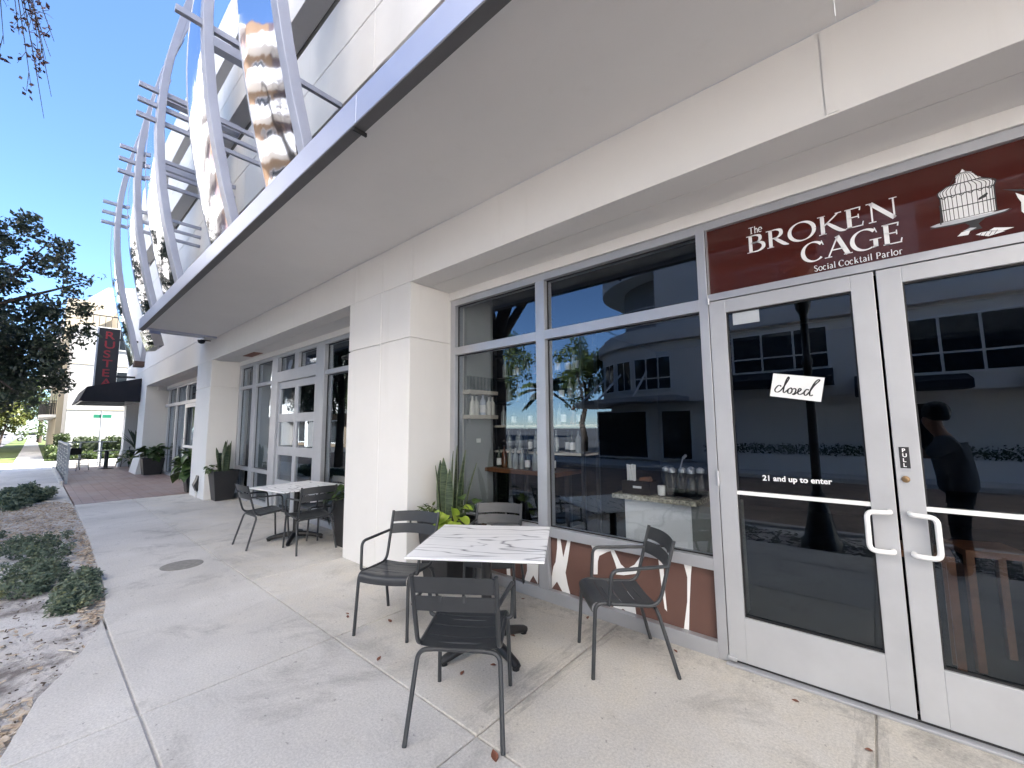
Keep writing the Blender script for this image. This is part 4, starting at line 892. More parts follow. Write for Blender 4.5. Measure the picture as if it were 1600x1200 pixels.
ring_leaves(L_green, 'heart_leaf', p5, 40, (-.05, -.1), .02, .22, .60, .82, .9, 1.4, 0, 2 * PI, (-.8, .4))
p6 = thing('potted_plant', 'tall dark planter with arching palm leaves by the last column under the awning', 'potted plant', (-22.9, -.25, 0), 0, 'black planters along the storefront'); pot(p6, .36, .55, .72)
for i in range(22):
    a = random.uniform(0, 2 * PI); snake(p6, (.04 * math.cos(a), .04 * math.sin(a), .70), random.uniform(.5, .95), .045, random.uniform(.2, .6), a, 7)
ring_leaves(L_green, 'heart_leaf', p6, 40, (.25, -.25), .02, .3, .25, .75, 1.2, 1.8, 0, 2 * PI, (-.6, .4))

# ---- foliage clouds
def leafcloud(name, mat, parent, cen, rad, n, size, kind=None, flat=0.0, hang=0.0):
    cen = np.asarray(cen, float); rad = np.asarray(rad, float)
    if rad.ndim == 1: rad = np.stack([rad] * 3, 1)
    vol = rad.prod(1); idx = rng.choice(len(cen), n, p=vol / vol.sum())
    d = rng.normal(size=(n, 3)); d /= np.linalg.norm(d, axis=1, keepdims=True)
    p_ = cen[idx] + d * rad[idx] * (rng.random((n, 1)) ** .45)
    ax = rng.normal(size=(n, 3)); ax[:, 2] = ax[:, 2] * (1 - flat) - hang; ax /= np.linalg.norm(ax, axis=1, keepdims=True)
    nr = rng.normal(size=(n, 3)) + np.array([0, 0, .9]); sd_ = np.cross(ax, nr); sd_ /= np.linalg.norm(sd_, axis=1, keepdims=True) + 1e-9
    s = size * rng.uniform(.65, 1.35, (n, 1))
    V = np.stack([p_, p_ + ax * s * .45 + sd_ * s * .27, p_ + ax * s, p_ + ax * s * .45 - sd_ * s * .27], 1).reshape(-1, 3)
    me = bpy.data.meshes.new(name); me.vertices.add(4 * n); me.vertices.foreach_set('co', V.ravel())
    me.loops.add(4 * n); me.loops.foreach_set('vertex_index', np.arange(4 * n, dtype=np.int32)); me.polygons.add(n)
    me.polygons.foreach_set('loop_start', np.arange(0, 4 * n, 4, dtype=np.int32)); me.polygons.foreach_set('loop_total', np.full(n, 4, dtype=np.int32))
    me.materials.append(mat); me.update(calc_edges=True); me.validate()
    o = bpy.data.objects.new(name, me); COL.objects.link(o)
    if parent is not None: o.parent = parent
    if kind: o['kind'] = kind
    return o
def blobs(c, r, n, cr):
    d = rng.normal(size=(n, 3)); d /= np.linalg.norm(d, axis=1, keepdims=True); q = np.asarray(c) + d * np.asarray(r) * (rng.random((n, 1)) ** .4)
    return q, np.full(n, cr) * rng.uniform(.7, 1.3, n)
def tree(label, base, h, r0, limbs, clusters, n, size, mat, name='tree', group=None, kindlabel='tree'):
    t = thing(name, label, kindlabel, (0, 0, 0), 0, group); bx_, by_ = base[:2]
    pts = [(bx_ + random.uniform(-.08, .08) * i, by_ + random.uniform(-.06, .06) * i, -.05 + h * i / 5) for i in range(6)]; pts[0] = (bx_, by_, -.06)
    MB().tube(pts, [r0 * (1.15 - .13 * i) for i in range(6)], 10).build('trunk', M['bark'], t)
    for e in limbs:
        s0 = Vector(pts[random.choice((2, 3, 4))]); e = Vector(e); mdl = (s0 + e) / 2 + Vector((0, 0, .25)); MB().tube([s0, mdl, e], [r0 * .5, r0 * .32, r0 * .1], 7).build('limb', M['bark'], t)
    c_, r_ = clusters; leafcloud('crown', mat, t, c_, r_, n, size); return t
def cat2(*a): return np.concatenate([x[0] for x in a]), np.concatenate([x[1] for x in a])
cl = cat2(blobs((-16.2, -4.75, 4.9), (2.2, 1.55, 3.0), 80, .42), blobs((-16, -3.5, 6.7), (.9, .6, .9), 16, .26), blobs((-16, -2.75, 5.75), (.5, .45, .5), 10, .2), blobs((-16, -2.25, 6.15), (.25, .25, .2), 4, .11), blobs((-16, -2.85, 4.7), (.6, .5, .5), 10, .24), blobs((-16, -3.1, 3.4), (.8, .5, .8), 16, .28), blobs((-15.8, -3.55, 2.5), (.8, .45, .45), 10, .22), blobs((-16, -2.45, 5.15), (.4, .28, .3), 7, .15), blobs((-16, -2.55, 4.3), (.5, .3, .35), 8, .17), blobs((-16, -2.75, 2.9), (.5, .3, .35), 8, .18))
tree('dark leaved street tree overhanging the walk at the left', (-16.4, -5.3), 6.2, .16, [(-16, -3.4, 6.6), (-16, -2.6, 5.8), (-16, -3.2, 3.6), (-17, -5.5, 7.4), (-15.6, -3.6, 2.6), (-15, -5.2, 5.5)], cl, 30000, .125, M['leaf_dark'])
# oak in the bed just outside the frame, whose twigs hang into the upper left corner
oak = tree('large oak standing in the planting bed left of the camera', (-7.4, -4.35 - 1.2), 6.5, .30, [(-6, -5.2, 7.4), (-9, -6.5, 7.8), (-5.2, -7, 7.6), (-8.2, -4.9, 7.9), (-4.6, -4.4, 6.9)], cat2(blobs((-7.4, -7.6, 8.2), (1.5, 1.1, .7), 40, .35), blobs((-5.0, -4.9, 7.0), (.7, .4, .4), 10, .25)), 5000, .11, M['leaf_oak'])
tw = MB(); tips = []
for i in range(15):
    s0 = Vector((-4.9 + random.uniform(-.6, .5), -4.15, 6.7 + random.uniform(-.3, .3))); e = Vector((-5.0 + random.uniform(-.8, .6), random.uniform(-3.85, -3.34), random.uniform(4.75, 5.95)))
    mdl = (s0 + e) / 2 + Vector((0, .12, .25)); pp = [s0, mdl, (mdl + e * 2) / 3 + Vector((random.uniform(-.04, .04), 0, .02)), e]; tw.tube(pp, [.007, .005, .0035, .002], 5)
    for k in range(5):
        q = mdl.lerp(e, random.uniform(.1, 1)); e2 = q + Vector((random.uniform(-.2, .2), random.uniform(-.06, .07), random.uniform(-.28, .05))); tw.tube([q, e2], [.003, .0015], 4); tips += [q.lerp(e2, .6), e2]
tw.build('hanging_twig', M['bark'], oak)
leafcloud('hanging_leaf_spray', leafmat('purple_leaf', (0.05, 0.028, 0.036), (0.085, 0.05, 0.06), None, 9, 0.5, 0.2), oak, [tuple(q) for q in tips], [.05] * len(tips), 330, .050, 'stuff')
# trees on the far lawn and across the road
tree('small yellow green tree on the far lawn left of the path', (-38.5, -4.5), 2.2, .07, [(-38.4, -3.9, 2.4)], cat2(blobs((-38.4, -4.3, 2.6), (.9, .95, 1.1), 24, .3)), 4200, .15, M['leaf_yel'])
for i, (x, y, h, r_, mt, lb) in enumerate(((-62, -6.5, 6, 3.2, 'leaf_dark', 'broad dark tree behind the small yellow tree'), (-52, -6.2, 5.0, 2.2, 'leaf_dark', 'dark tree between the leaning street tree and the lawn'), (-85, -2.6, 6, 3.4, 'leaf_mid', 'dense green tree closing the end of the path'), (-90, -9.5, 6.5, 4, 'leaf_dark', 'farthest dark tree beyond the parked car'), (-70, -13, 7, 4, 'leaf_mid', 'tall tree across the road at the far left'))):
    tree(lb, (x, y), h, .25, [(x, y + 1.5, h * 1.2), (x + 1, y - 1.5, h * 1.2)], cat2(blobs((x, y, h * 1.05), (r_, r_, r_ * 1.05), 60, .9), blobs((x + 1, y + .3, 2.6), (r_ * .9, r_ * .8, 2.2), 30, .7)), 7000, .32, M[mt], group='background trees')
for i, (x, y) in enumerate(((-15.5, -14.4), (-21, -16), (-30, -14), (-13.2, -20))):
    tree(['leafy tree across the road beside the rounded corner', 'second leafy tree across the road', 'third leafy tree across the road by the side street', 'tree behind the rounded corner across the road'][i], (x, y), 4.5, .2, [(x, y + 1, 5.5), (x + 1, y, 5.8)], cat2(blobs((x, y, 5.2), (2.2, 2.2, 2.3), 40, .55)), 5000, .2, M['leaf_mid'], group='trees across the road')
pm = thing('palm_tree', 'palm tree across the road beside the rounded corner building', 'palm tree', (-11.6, -13.6, 0))
MB().tube([(0, 0, -.05), (.05, 0, 1.5), (.08, .05, 3.4)], [.16, .13, .11], 10).build('trunk', M['bark'], pm)
for k in range(26):
    a = k * 2.4; el = random.uniform(-.2, 1.1); L_ = 1.5; rows = []
    for i in range(8):
        t = i / 7; r_ = L_ * t; zz_ = 3.4 + math.sin(el) * r_ - .75 * t * t * L_ * .6; rr = math.cos(el) * r_; ww = .16 * math.sin(PI * min(1, .12 + t * .88)) + .004
        rows.append([(.08 + rr * math.cos(a) - ww * math.sin(a) * q, .05 + rr * math.sin(a) + ww * math.cos(a) * q, zz_ - .09 * abs(q)) for q in (-1, 0, 1)])
    MB().grid(rows, True, .004).build('frond', M['leaf_mid'], pm)
# ground cover and chips in the bed
gcl = [((-6.1, -3.10, .03), (.65, .28, .09)), ((-7.6, -3.05, .04), (1.1, .38, .11)), ((-4.95, -2.86, .03), (.36, .15, .09)), ((-8.0, -3.7, .04), (1.6, .5, .11)), ((-6.4, -3.8, .04), (.9, .4, .11)), ((-5.6, -2.74, .02), (.35, .08, .06))]
q = cat2(*[blobs(c, r_, 60, .065) for c, r_ in gcl]); leafcloud('ground_cover', M['juniper'], None, q[0], q[1], 30000, .036, 'stuff', flat=.5)
q = cat2(blobs((-13.9, -3.25, .10), (.75, .5, .20), 60, .11), blobs((-12.9, -3.5, .09), (.5, .3, .15), 24, .10)); leafcloud('ground_cover', M['juniper'], None, q[0], q[1], 11000, .06, 'stuff', flat=.5)
def chips(name, pts, mat, smin, smax, z=-.03):
    V = []; Fc = []
    for (x, y) in pts:
        L_ = random.uniform(smin, smax); wd = L_ * random.uniform(.25, .5); a = random.uniform(0, 2 * PI); tl = random.uniform(-.5, .5); t2 = random.uniform(-.4, .4); h = random.uniform(.003, .008); zz_ = z + random.uniform(0, .018)
        ca, sa = math.cos(a), math.sin(a); o = len(V)
        for hh in (0, h):
            for u_, v_ in ((-1, -1), (1, -.8), (.9, 1), (-1.1, .8)):
                lx, ly = u_ * L_ / 2, v_ * wd / 2; V.append((x + lx * ca - ly * sa, y + lx * sa + ly * ca, zz_ + hh + lx * math.sin(tl) * .6 + ly * math.sin(t2) + L_ * .16))
        Fc += [tuple(o + i for i in f) for f in ((3, 2, 1, 0), (4, 5, 6, 7), (0, 1, 5, 4), (1, 2, 6, 5), (2, 3, 7, 6), (3, 0, 4, 7))]
    m = MB(); m.v = V; m.f = Fc; m.sm = [False] * len(Fc); return m.build(name, mat, kind='stuff')
pts = []
while len(pts) < 2600:
    x, y = random.uniform(-13.2, -8.2), random.uniform(-4.0, -2.56)
    if not (-13.0 < x < -12.4 and y < -3.3): pts.append((x, y))
while len(pts) < 3120:
    x = random.uniform(-4.6, -2.5); y = random.uniform(-4.0, edge_y(x) - .015)
    if random.random() < (.75 if x > -3.1 else .03): pts.append((x, y))
while len(pts) < 3560:
    x = random.uniform(-8.6, -4.2); y = edge_y(x) - .01 - abs(random.gauss(0, .10)); pts.append((x, y))
chips('wood_chips', pts, M['chips'], .022, .060)
pts = [(random.uniform(-6.2, -2.4), random.uniform(-4.0, -2.7)) for _ in range(700)]; pts = [q for q in pts if q[1] < edge_y(q[0]) - .02]
chips('leaf_litter', pts, simple('leaf_litter', (.10, .075, .055), .95, 0, .5, 30, world=True), .008, .028, -.034)
pts = [(random.uniform(-2.2, 4), random.uniform(-4.3, -3.45)) for _ in range(900)]; chips('river_pebbles', pts, simple('pebbles', (.14, .13, .12), .8, 0, .5, 14, world=True), .05, .11)
tag(MB().tube([(-3.78, -2.98, -.012), (-3.70, -2.93, -.008), (-3.63, -2.90, -.010)], .006, 6).build('twig', M['shelfw']), 'pale broken twig lying on the sandy bed near the walk edge', 'twig')
# dry leaves on the concrete
lf = leafmesh('dry_leaf', .06, .016, -.012, .5, simple('dry_leaf_brown', (.16, .06, .035), .7, 0, .4, 30), 5)
for i, (x, y, a, s) in enumerate(((-1.83, -1.56, .5, .9), (-2.60, -1.37, 1.2, .8), (-2.66, -1.33, 2.0, .7), (-.62, -1.66, 1.0, 1.3), (-1.32, -.70, 2.0, 1), (-1.27, -1.30, .3, .8), (-1.17, -1.07, 2.6, .9), (-2.25, -1.18, 1.5, 1.0), (.42, -.22, 1.9, .8), (-1.05, -.10, 0.2, .8), (-.30, -.14, 1.1, .7), (-1.92, -.06, .4, 1.0), (.74, -.42, 2.2, .8), (-1.70, -.12, 2.8, .8))):
    o = bpy.data.objects.new('fallen_leaf', lf); COL.objects.link(o); o.location = (x, y, .003); o.rotation_euler = (0, 0, a); o.scale = (s * .8,) * 3
    tag(o, 'small curled brown leaf fallen on the concrete', 'leaf', 'dry leaves scattered on the concrete')

# ------------------------------------------------------------------ awning, blade sign, railing, terrace furniture
aw = thing('awning', 'black box awning over the far terrace below the vertical red lettered sign', 'awning', (0, 0, 0))
MB().prism([(-2.24, 2.64), (-2.06, 3.15), (-0.62, 3.56), (-0.62, 3.52), (-2.03, 3.10), (-2.20, 2.64)], -24.6, -20.3, 'x').build('cover', M['awning'], aw)
MB().prism([(-2.21, 2.645), (-2.05, 3.12), (-0.605, 3.54), (-0.605, 2.645)], -20.335, -20.301, 'x').build('end_panel', M['awning'], aw)
MB().prism([(-2.21, 2.645), (-2.05, 3.12), (-0.605, 3.54), (-0.605, 2.645)], -24.57, -24.53, 'x').build('end_panel', M['awning'], aw)
MB().box(-24.52, -20.34, -2.19, -2.15, 2.63, 2.67).box(-24.52, -20.34, -.66, -.61, 2.63, 2.67).build('frame_bar', M['steel'], aw)
for x in (-23.5, -22.4, -21.3): MB().box(x, x + .03, -2.149, -.661, 2.635, 2.665).build('frame_bar', M['steel'], aw)
bs = thing('blade_sign', 'tall black vertical sign with red letters above the awning', 'sign', (0, 0, 0))
MB().box(-22.2, -22.0, -1.78, -1.17, 3.30, 5.65).build('sign_box', simple('sign_black', (.016, .015, .018), .5), bs, bevel=.01)
MB().box(-22.22, -21.98, -1.83, -1.781, 3.28, 5.66).build('sign_edge', M['alu'], bs)
MB().box(-22.12, -22.08, -1.169, -.6, 5.2, 5.28).build('bracket', M['blackpaint'], bs); MB().box(-22.12, -22.08, -1.169, -.6, 3.7, 3.78).build('bracket', M['blackpaint'], bs)
for i, chr_ in enumerate('RUSTEAK'):
    o = textmesh('lettering', chr_, .42, M['redletter'], bs, (-21.995, -1.62, 5.22 - i * .378), (R(90), 0, R(90)), .004, .012, 1.15)
rl = thing('terrace_railing', 'galvanised horizontal bar railing at the street edge of the far terrace', 'railing', (0, 0, 0))
for x in (-17.5, -18.9, -20.4, -21.9, -23.4, -24.8): MB().box(x - .03, x + .03, -2.50, -2.44, 0.004, 1.12).build('post', M['steel'], rl)
MB().box(-24.85, -17.42, -2.505, -2.435, 1.121, 1.165).build('top_rail', M['steel'], rl)
for i in range(8): MB().box(-24.8, -17.5, -2.48, -2.46, .14 + i * .12, .165 + i * .12).build('bar', M['steel'], rl)
rl2 = thing('end_railing', 'galvanised railing across the far end of the terrace behind the table', 'railing', (0, 0, 0))
for y in (-1.85, -1.2): MB().box(-24.85, -24.79, y - .03, y + .03, .004, 1.06).build('post', M['steel'], rl2)
MB().box(-24.86, -24.78, -2.43, -.72, 1.061, 1.10).build('top_rail', M['steel'], rl2)
MB().box(-24.83, -24.81, -2.43, -.72, .16, .19).box(-24.83, -24.81, -2.43, -.72, .55, .57).build('bar', M['steel'], rl2)
tt = thing('terrace_table', 'dark round table under the black awning', 'table', (-23.2, -1.15, 0))
MB().lathe([(.40, .72), (.40, .75), (.0005, .75)], (0, 0, 0), 20).build('table_top', M['blackpaint'], tt); MB().tube([(0, 0, .03), (0, 0, .72)], .07, 12).build('pedestal', M['blackpaint'], tt); MB().lathe([(.26, 0), (.25, .03), (.05, .05)], (0, 0, 0), 18).build('base', M['blackpaint'], tt)
tc = thing('terrace_chair', 'dark slim metal chair left of the awning table', 'chair', (-23.0, -1.95, 0), R(-60), 'dark metal chairs under the awning')
MB().box(-.20, .20, -.20, .20, .44, .47).build('seat', M['blackpaint'], tc)
MB().box(-.20, .20, -.22, -.19, .62, .88).build('backrest', M['blackpaint'], tc)
for a in (-.18, .18):
    for b in (-.19, .19): MB().tube([(a * 1.15, b * 1.2, 0), (a, b, .45 if b > 0 else .86)], .014, 8).build('leg', M['blackpaint'], tc)
dup(tc, (-23.4, -.55, 0), R(150), 'dark slim metal chair right of the awning table')
# street name sign, hedges
sg = thing('street_sign', 'leaning pole with a small green street name blade beyond the terrace', 'street sign', (-27.2, -1.08, 0))
MB().tube([(0, 0, -.1), (.0, -.03, 2.5)], .03, 8).build('pole', M['steel'], sg); MB().box(-.015, .015, -.30, .32, 2.17, 2.33).build('blade', M['green_sign'], sg)
def hedge(label, x0, x1, y0, y1, h, mat='hedge', n=7000):
    t = thing('hedge', label, 'hedge', ((x0 + x1) / 2, (y0 + y1) / 2, 0), 0, 'clipped hedges beyond the terrace')
    cx, cy = (x1 - x0) / 2, (y1 - y0) / 2
    MB().box(-cx + .12, cx - .12, -cy + .12, cy - .12, -.05, h - .12).build('branches', simple('hedge_core', (.02, .03, .012), .9), t)
    c_ = []; 
    for _ in range(260): c_.append((rng.uniform(-cx, cx), rng.uniform(-cy, cy), rng.uniform(.05, h)))
    leafcloud('foliage', M[mat], t, c_, [.12] * 260, n, .095)
hedge('long clipped hedge behind the terrace railing', -33.6, -32.4, -1.75, 1.2, 1.15, n=16000)
hedge('square clipped dark hedge by the path', -36.8, -36.0, -2.3, -1.8, 1.30)
hedge('low pale shrub row between the path and the cream building', -39, -34.5, -2.55, -2.3, .62, 'leaf_mid')
hedge('low groundcover hedge in front of the clipped hedge', -32.2, -31.4, -2.5, 1.0, .35, 'leaf_mid')

# cream apartment building beyond the side street
ap = thing('apartment_block', 'sunlit cream and white apartment building with curved balconies beyond the side street', 'building', (0, 0, 0))
MB().box(-44, -38, -1.9, 9, -.1, 8.4).build('tower_wall', simple('tower_white', (.38, .375, .365), .9), ap)
for z in (2.9, 5.9): MB().box(-37.998, -37.98, -1.9, 9, z, z + .05).build('wall_joint', M['cream'], ap)
MB().box(-70, -44.01, -2.2, 9, -.1, 11.5).build('wing_wall', M['cream'], ap)
MB().box(-46, -39, .2, 9, 8.4, 10.2).build('upper_wall', M['cream'], ap)
for k, (x, z) in enumerate([(x, z) for z in (2.75, 5.75, 8.6) for x in (-46.4, -52, -58)]):
    m = MB(); pr = [(x + 2.0 * math.cos(a), -2.2 - .85 * math.sin(a)) for a in np.linspace(0, PI, 13)]; m.prism(pr, z - .2, z, 'z'); b = m.build('balcony_slab', M['wall'], ap)
    for a in np.linspace(.05, PI - .05, 15): MB().tube([(x + 1.93 * math.cos(a), -2.2 - .8 * math.sin(a), z), (x + 1.93 * math.cos(a), -2.2 - .8 * math.sin(a), z + 1.0)], .02, 5).build('baluster', M['blackpaint'], b)
    MB().tube([(x + 1.93 * math.cos(a), -2.2 - .8 * math.sin(a), z + 1.0) for a in np.linspace(0, PI, 13)], .03, 6).build('handrail', M['blackpaint'], b)
    MB().box(x - .9, x + .9, -2.215, -2.19, z, z + 2.1).build('balcony_door', M['oppglass'], ap)
for z in (4.1, 7.1):
    for y in (-.4, 1.9, 4.6):
        o = MB().box(-37.999, -37.94, y + .6, y + 1.7, z - .1, z + 1.5).build('window_surround', M['wall'], ap); MB().box(-37.938, -37.93, y + .68, y + 1.62, z - .02, z + 1.42).build('pane', M['oppglass'], o)
m = MB(); m.prism([(-1.6, 8.41), (-1.5, 10.6), (-1.0, 12.2), (0.0, 13.3), (1.4, 13.6), (2.4, 13.6), (2.4, 8.41)], -48, -46.2, 'x'); m.build('arched_gable', M['wall'], ap)
MB().box(-40.5, -38.1, -1.7, .1, 8.41, 8.55).build('terrace_parapet', M['wall'], ap)
MB().box(-38.2, -38.14, -1.7, .15, 9.3, 9.36).build('roof_railing', M['blackpaint'], ap)
for y in np.arange(-1.7, .15, .3): MB().box(-38.19, -38.15, y - .015, y + .015, 8.55, 9.3).build('roof_railing', M['blackpaint'], ap)
tag(MB().box(-37.5, -37.3, -1.45, -1.1, .25, .62).build('utility_box', M['blackpaint'], bevel=.03), 'small dark utility box low on the white apartment wall', 'utility box')
# parked car far down the path
cr = thing('parked_car', 'silver car parked at the far end of the path', 'car', (-101, -3.1, -.1), R(90))
MB().prism([(-2.1, .35), (-2.15, .75), (-1.3, .92), (1.2, .95), (2.1, .85), (2.15, .35)], -.85, .85, 'y').build('body', M['carpaint'], cr, bevel=.05)
MB().prism([(-1.2, .93), (-.6, 1.42), (.7, 1.45), (1.6, .93)], -.74, .74, 'y').build('cabin', M['oppglass'], cr, bevel=.05)
MB().prism([(-.62, 1.40), (-.5, 1.47), (.66, 1.49), (.74, 1.42)], -.70, .70, 'y').build('roof', M['carpaint'], cr, bevel=.02)
for x in (-1.35, 1.35):
    for y in (-.80, .80):
        o = MB().tube([(x, y - .1, .33), (x, y + .1, .33)], .33, 16).build('wheel', M['rubber'], cr); MB().tube([(x, y - .11, .33), (x, y + .11, .33)], .18, 12).build('rim', M['alu'], o)
    MB().box(2.13 if x > 0 else -2.16, 2.17 if x > 0 else -2.12, -.7, -.4, .62, .75).build('headlight', M['white'], cr)

# ------------------------------------------------------------------ across the road (seen in the glass)
op = thing('opposite_building', 'pale apartment building with rounded corner across the road', 'building', (0, 0, 0))
OW = stucco('opposite_stucco', (0.80, 0.78, 0.745)); OP = M['oppglass']
def arc(cx, cy, r_, a0, a1, n=16): return [(cx + r_ * math.cos(a), cy + r_ * math.sin(a)) for a in np.linspace(R(a0), R(a1), n)]
CX, CY = -6.4, -19.4
def slabp(r_, z0, z1, name, mat, x1=30): MB().prism(arc(CX, CY, r_, 90, 185) + [(CX - r_, -32), (x1, -32), (x1, CY + r_)], z0, z1, 'z').build(name, mat, op)
slabp(4.0, -.1, 2.6, 'ground_floor', OW); slabp(4.4, 2.6, 5.35, 'first_floor', OW); slabp(4.62, 5.35, 5.75, 'cornice', OW)
for z in (5.75, 8.75, 11.75, 14.75, 17.75, 20.75, 23.75):  # highest storeys added to bounce sunlight back onto the shaded storefront
    slabp(3.1, z, z + 3.0, 'storey_core', simple('recess_blue', (.30, .29, .28), .8)); slabp(4.3, z - .02 if z > 6 else z, z + .95 if z > 6 else z + .35, 'balcony_parapet', OW)
    MB().tube([(*q, z + 1.35) for q in arc(CX, CY, 4.2, 90, 185)] + [(-1, CY + 4.2, z + 1.35)][:0], .03, 6).build('handrail', M['white'], op)
    for x0, x1 in ((-6.3, -4.0), (-.2, 2.4), (6, 9)): MB().box(x0, x1, CY + 3.0, CY + 4.32, z + .2, z + 3.0).build('wall_pier', OW, op)
slabp(4.5, 26.75, 27.3, 'roof', OW)
MB().tube([(-4, CY + 4.25, 7.75), (14, CY + 4.25, 7.75)], .03, 6).build('handrail', M['white'], op)
for x in np.arange(-4, 14, 1.25): MB().tube([(x, CY + 4.25, 6.1), (x, CY + 4.25, 7.75)], .025, 5).build('rail_post', M['white'], op)
for x0, x1, z0, z1 in ((-7.4, -5.65, 3.15, 4.7), (-3.2, -.1, 3.55, 5.1), (1.7, 4.4, 3.1, 4.9), (6, 8.6, 3.1, 4.9)):
    o = MB().box(x0, x1, CY + 4.39, CY + 4.46, z0, z1).build('window', M['white'], op); nn = 3
    for i in range(nn):
        a = x0 + .07 + (x1 - x0 - .07) / nn * i; b = a + (x1 - x0 - .07) / nn - .07; zm = z0 + (z1 - z0) * .36
        MB().box(a, b, CY + 4.461, CY + 4.475, z0 + .07, zm - .03).box(a, b, CY + 4.461, CY + 4.475, zm + .03, z1 - .07).build('pane', OP, o)
for a in (112, 128, 145): 
    c_ = (CX + 4.42 * math.cos(R(a)), CY + 4.42 * math.sin(R(a))); o = MB().box(-.5, .5, -.03, .03, 3.2, 4.7).build('window', M['white'], op); o.location = (*c_, 0); o.rotation_euler = (0, 0, R(a - 90)); MB().box(-.43, -.03, .031, .04, 3.27, 4.63).box(.03, .43, .031, .04, 3.27, 4.63).build('pane', OP, o)
MB().prism(arc(CX, CY, 6.0, 90, 165) + [(CX - 5.7, CY)] + [(CX, CY)] + [(-5.0, CY), (-5.0, CY + 6.0)], 2.60, 2.80, 'z').build('entrance_canopy', M['alu'], op)
for a in (95, 115, 135): MB().tube([(CX + 5.8 * math.cos(R(a)), CY + 5.8 * math.sin(R(a)), 2.8), (CX + 4.4 * math.cos(R(a)), CY + 4.4 * math.sin(R(a)), 4.1)], .05, 6).build('canopy_strut', M['white'], op)
for x0, x1 in ((-9.6, -7.0), (-6.4, -5.0), (.9, 2.4), (4.6, 8)): 
    o = MB().box(x0, x1, CY + 3.95, CY + 4.06, .05, 2.3).build('shop_window', M['white'], op); MB().box(x0 + .08, x1 - .08, CY + 4.061, CY + 4.07, .12, 2.22).build('pane', OP, o)
for x0, x1, z0, z1 in ((-3.3, -.05, 2.95, 3.55), (.5, 1.55, 2.5, 3.2), (1.75, 3.1, 2.6, 3.08), (4.2, 8, 2.4, 3.1)): MB().prism([(CY + 4.42, z1), (CY + 5.4, z0 + .25), (CY + 5.4, z0), (CY + 4.42, z0)], x0, x1, 'x').build('shop_awning', M['awning'], op)
op2 = thing('opposite_wall', 'low planter wall with hedge across the road', 'wall', (0, 0, 0))
MB().box(-4, 9, -14.1, -13.8, -.05, .55).build('wall', OW, op2)
leafcloud('hedge_foliage', M['hedge'], op2, [(x, -13.95, .72) for x in np.arange(-4, 9, .3)], [.22] * 44, 5000, .08)
ba = thing('brick_apartment_block', 'maroon and tan apartment block with white balcony slabs farther up the road', 'building', (0, 0, 0))
MB().box(-80, -31.6, -27, -14.6, -.1, 9.3).build('lower_wall', simple('tan_render', (.22, .165, .115), .85, 0, .1, 1), ba)
MB().box(-80, -31.6, -27, -14.6, 9.3, 28).build('upper_wall', simple('maroon_render', (.13, .095, .105), .85, 0, .1, 1), ba)
for z in (3.1, 6.2, 9.3, 12.4, 15.5, 18.6, 21.7, 24.8, 27.9):
    MB().box(-80.1, -31.5, -14.59, -13.2, z - .25, z).build('balcony_slab', M['wall'], ba); MB().box(-80.1, -31.5, -13.3, -13.2, z + .003, z + .95).build('balcony_parapet', M['wall'], ba)
for x in np.arange(-78, -33, 6.5): MB().box(x, x + .7, -14.59, -13.3, -.1, 27.6).build('balcony_pier', M['wall'], ba)
for x in np.arange(-76.6, -34, 6.5):
    for z in (0.2, 3.3, 6.4, 9.5, 12.6, 15.7, 18.8, 21.9, 25.0): o = MB().box(x + .6, x + 3.4, -14.598, -14.53, z, z + 2.1).build('window', M['white'], ba); MB().box(x + .7, x + 3.3, -14.528, -14.52, z + .1, z + 2.0).build('pane', M['oppglass'], o)
MB().box(-31.599, -31.56, -21, -14.61, 0, 27.9).build('tan_bay', simple('tan_bay', (.30, .19, .11), .85, 0, .1, 1), ba)
for z in (3.1, 6.2, 9.3, 12.4, 15.5, 18.6, 21.7, 24.8):
    MB().box(-31.558, -30.2, -26.8, -14.7, z - .25, z).build('balcony_slab', M['wall'], ba); MB().box(-30.3, -30.2, -26.8, -14.7, z + .003, z + .95).build('balcony_parapet', M['wall'], ba)
    for y in (-25.5, -19.5): o = MB().box(-31.555, -31.50, y, y + 3.0, z + .02, z + 2.2).build('window', M['white'], ba); MB().box(-31.498, -31.49, y + .1, y + 2.9, z + .1, z + 2.1).build('pane', M['oppglass'], o)
lp = thing('lamp_post', 'black fluted street lamp post standing by the pavement left of the camera', 'street lamp', (.235, -3.70, 0))
MB().lathe([(.23, -.05), (.23, .06), (.19, .10), (.15, .30), (.10, .55), (.07, .68), (.055, .70)], (0, 0, 0), 14).build('base', M['blackpaint'], lp)
MB().lathe([(.055, .70), (.05, 2.4), (.065, 2.42), (.065, 2.48), (.045, 2.5), (.045, 3.1), (.09, 3.2), (.10, 3.35)], (0, 0, 0), 14).build('pole', M['blackpaint'], lp)
MB().lathe([(.10, 3.35), (.17, 3.75), (.14, 3.78), (.06, 3.92), (.03, 4.0), (.0005, 4.05)], (0, 0, 0), 8).build('lantern', simple('lantern_glass', (.35, .22, .13), .3), lp)
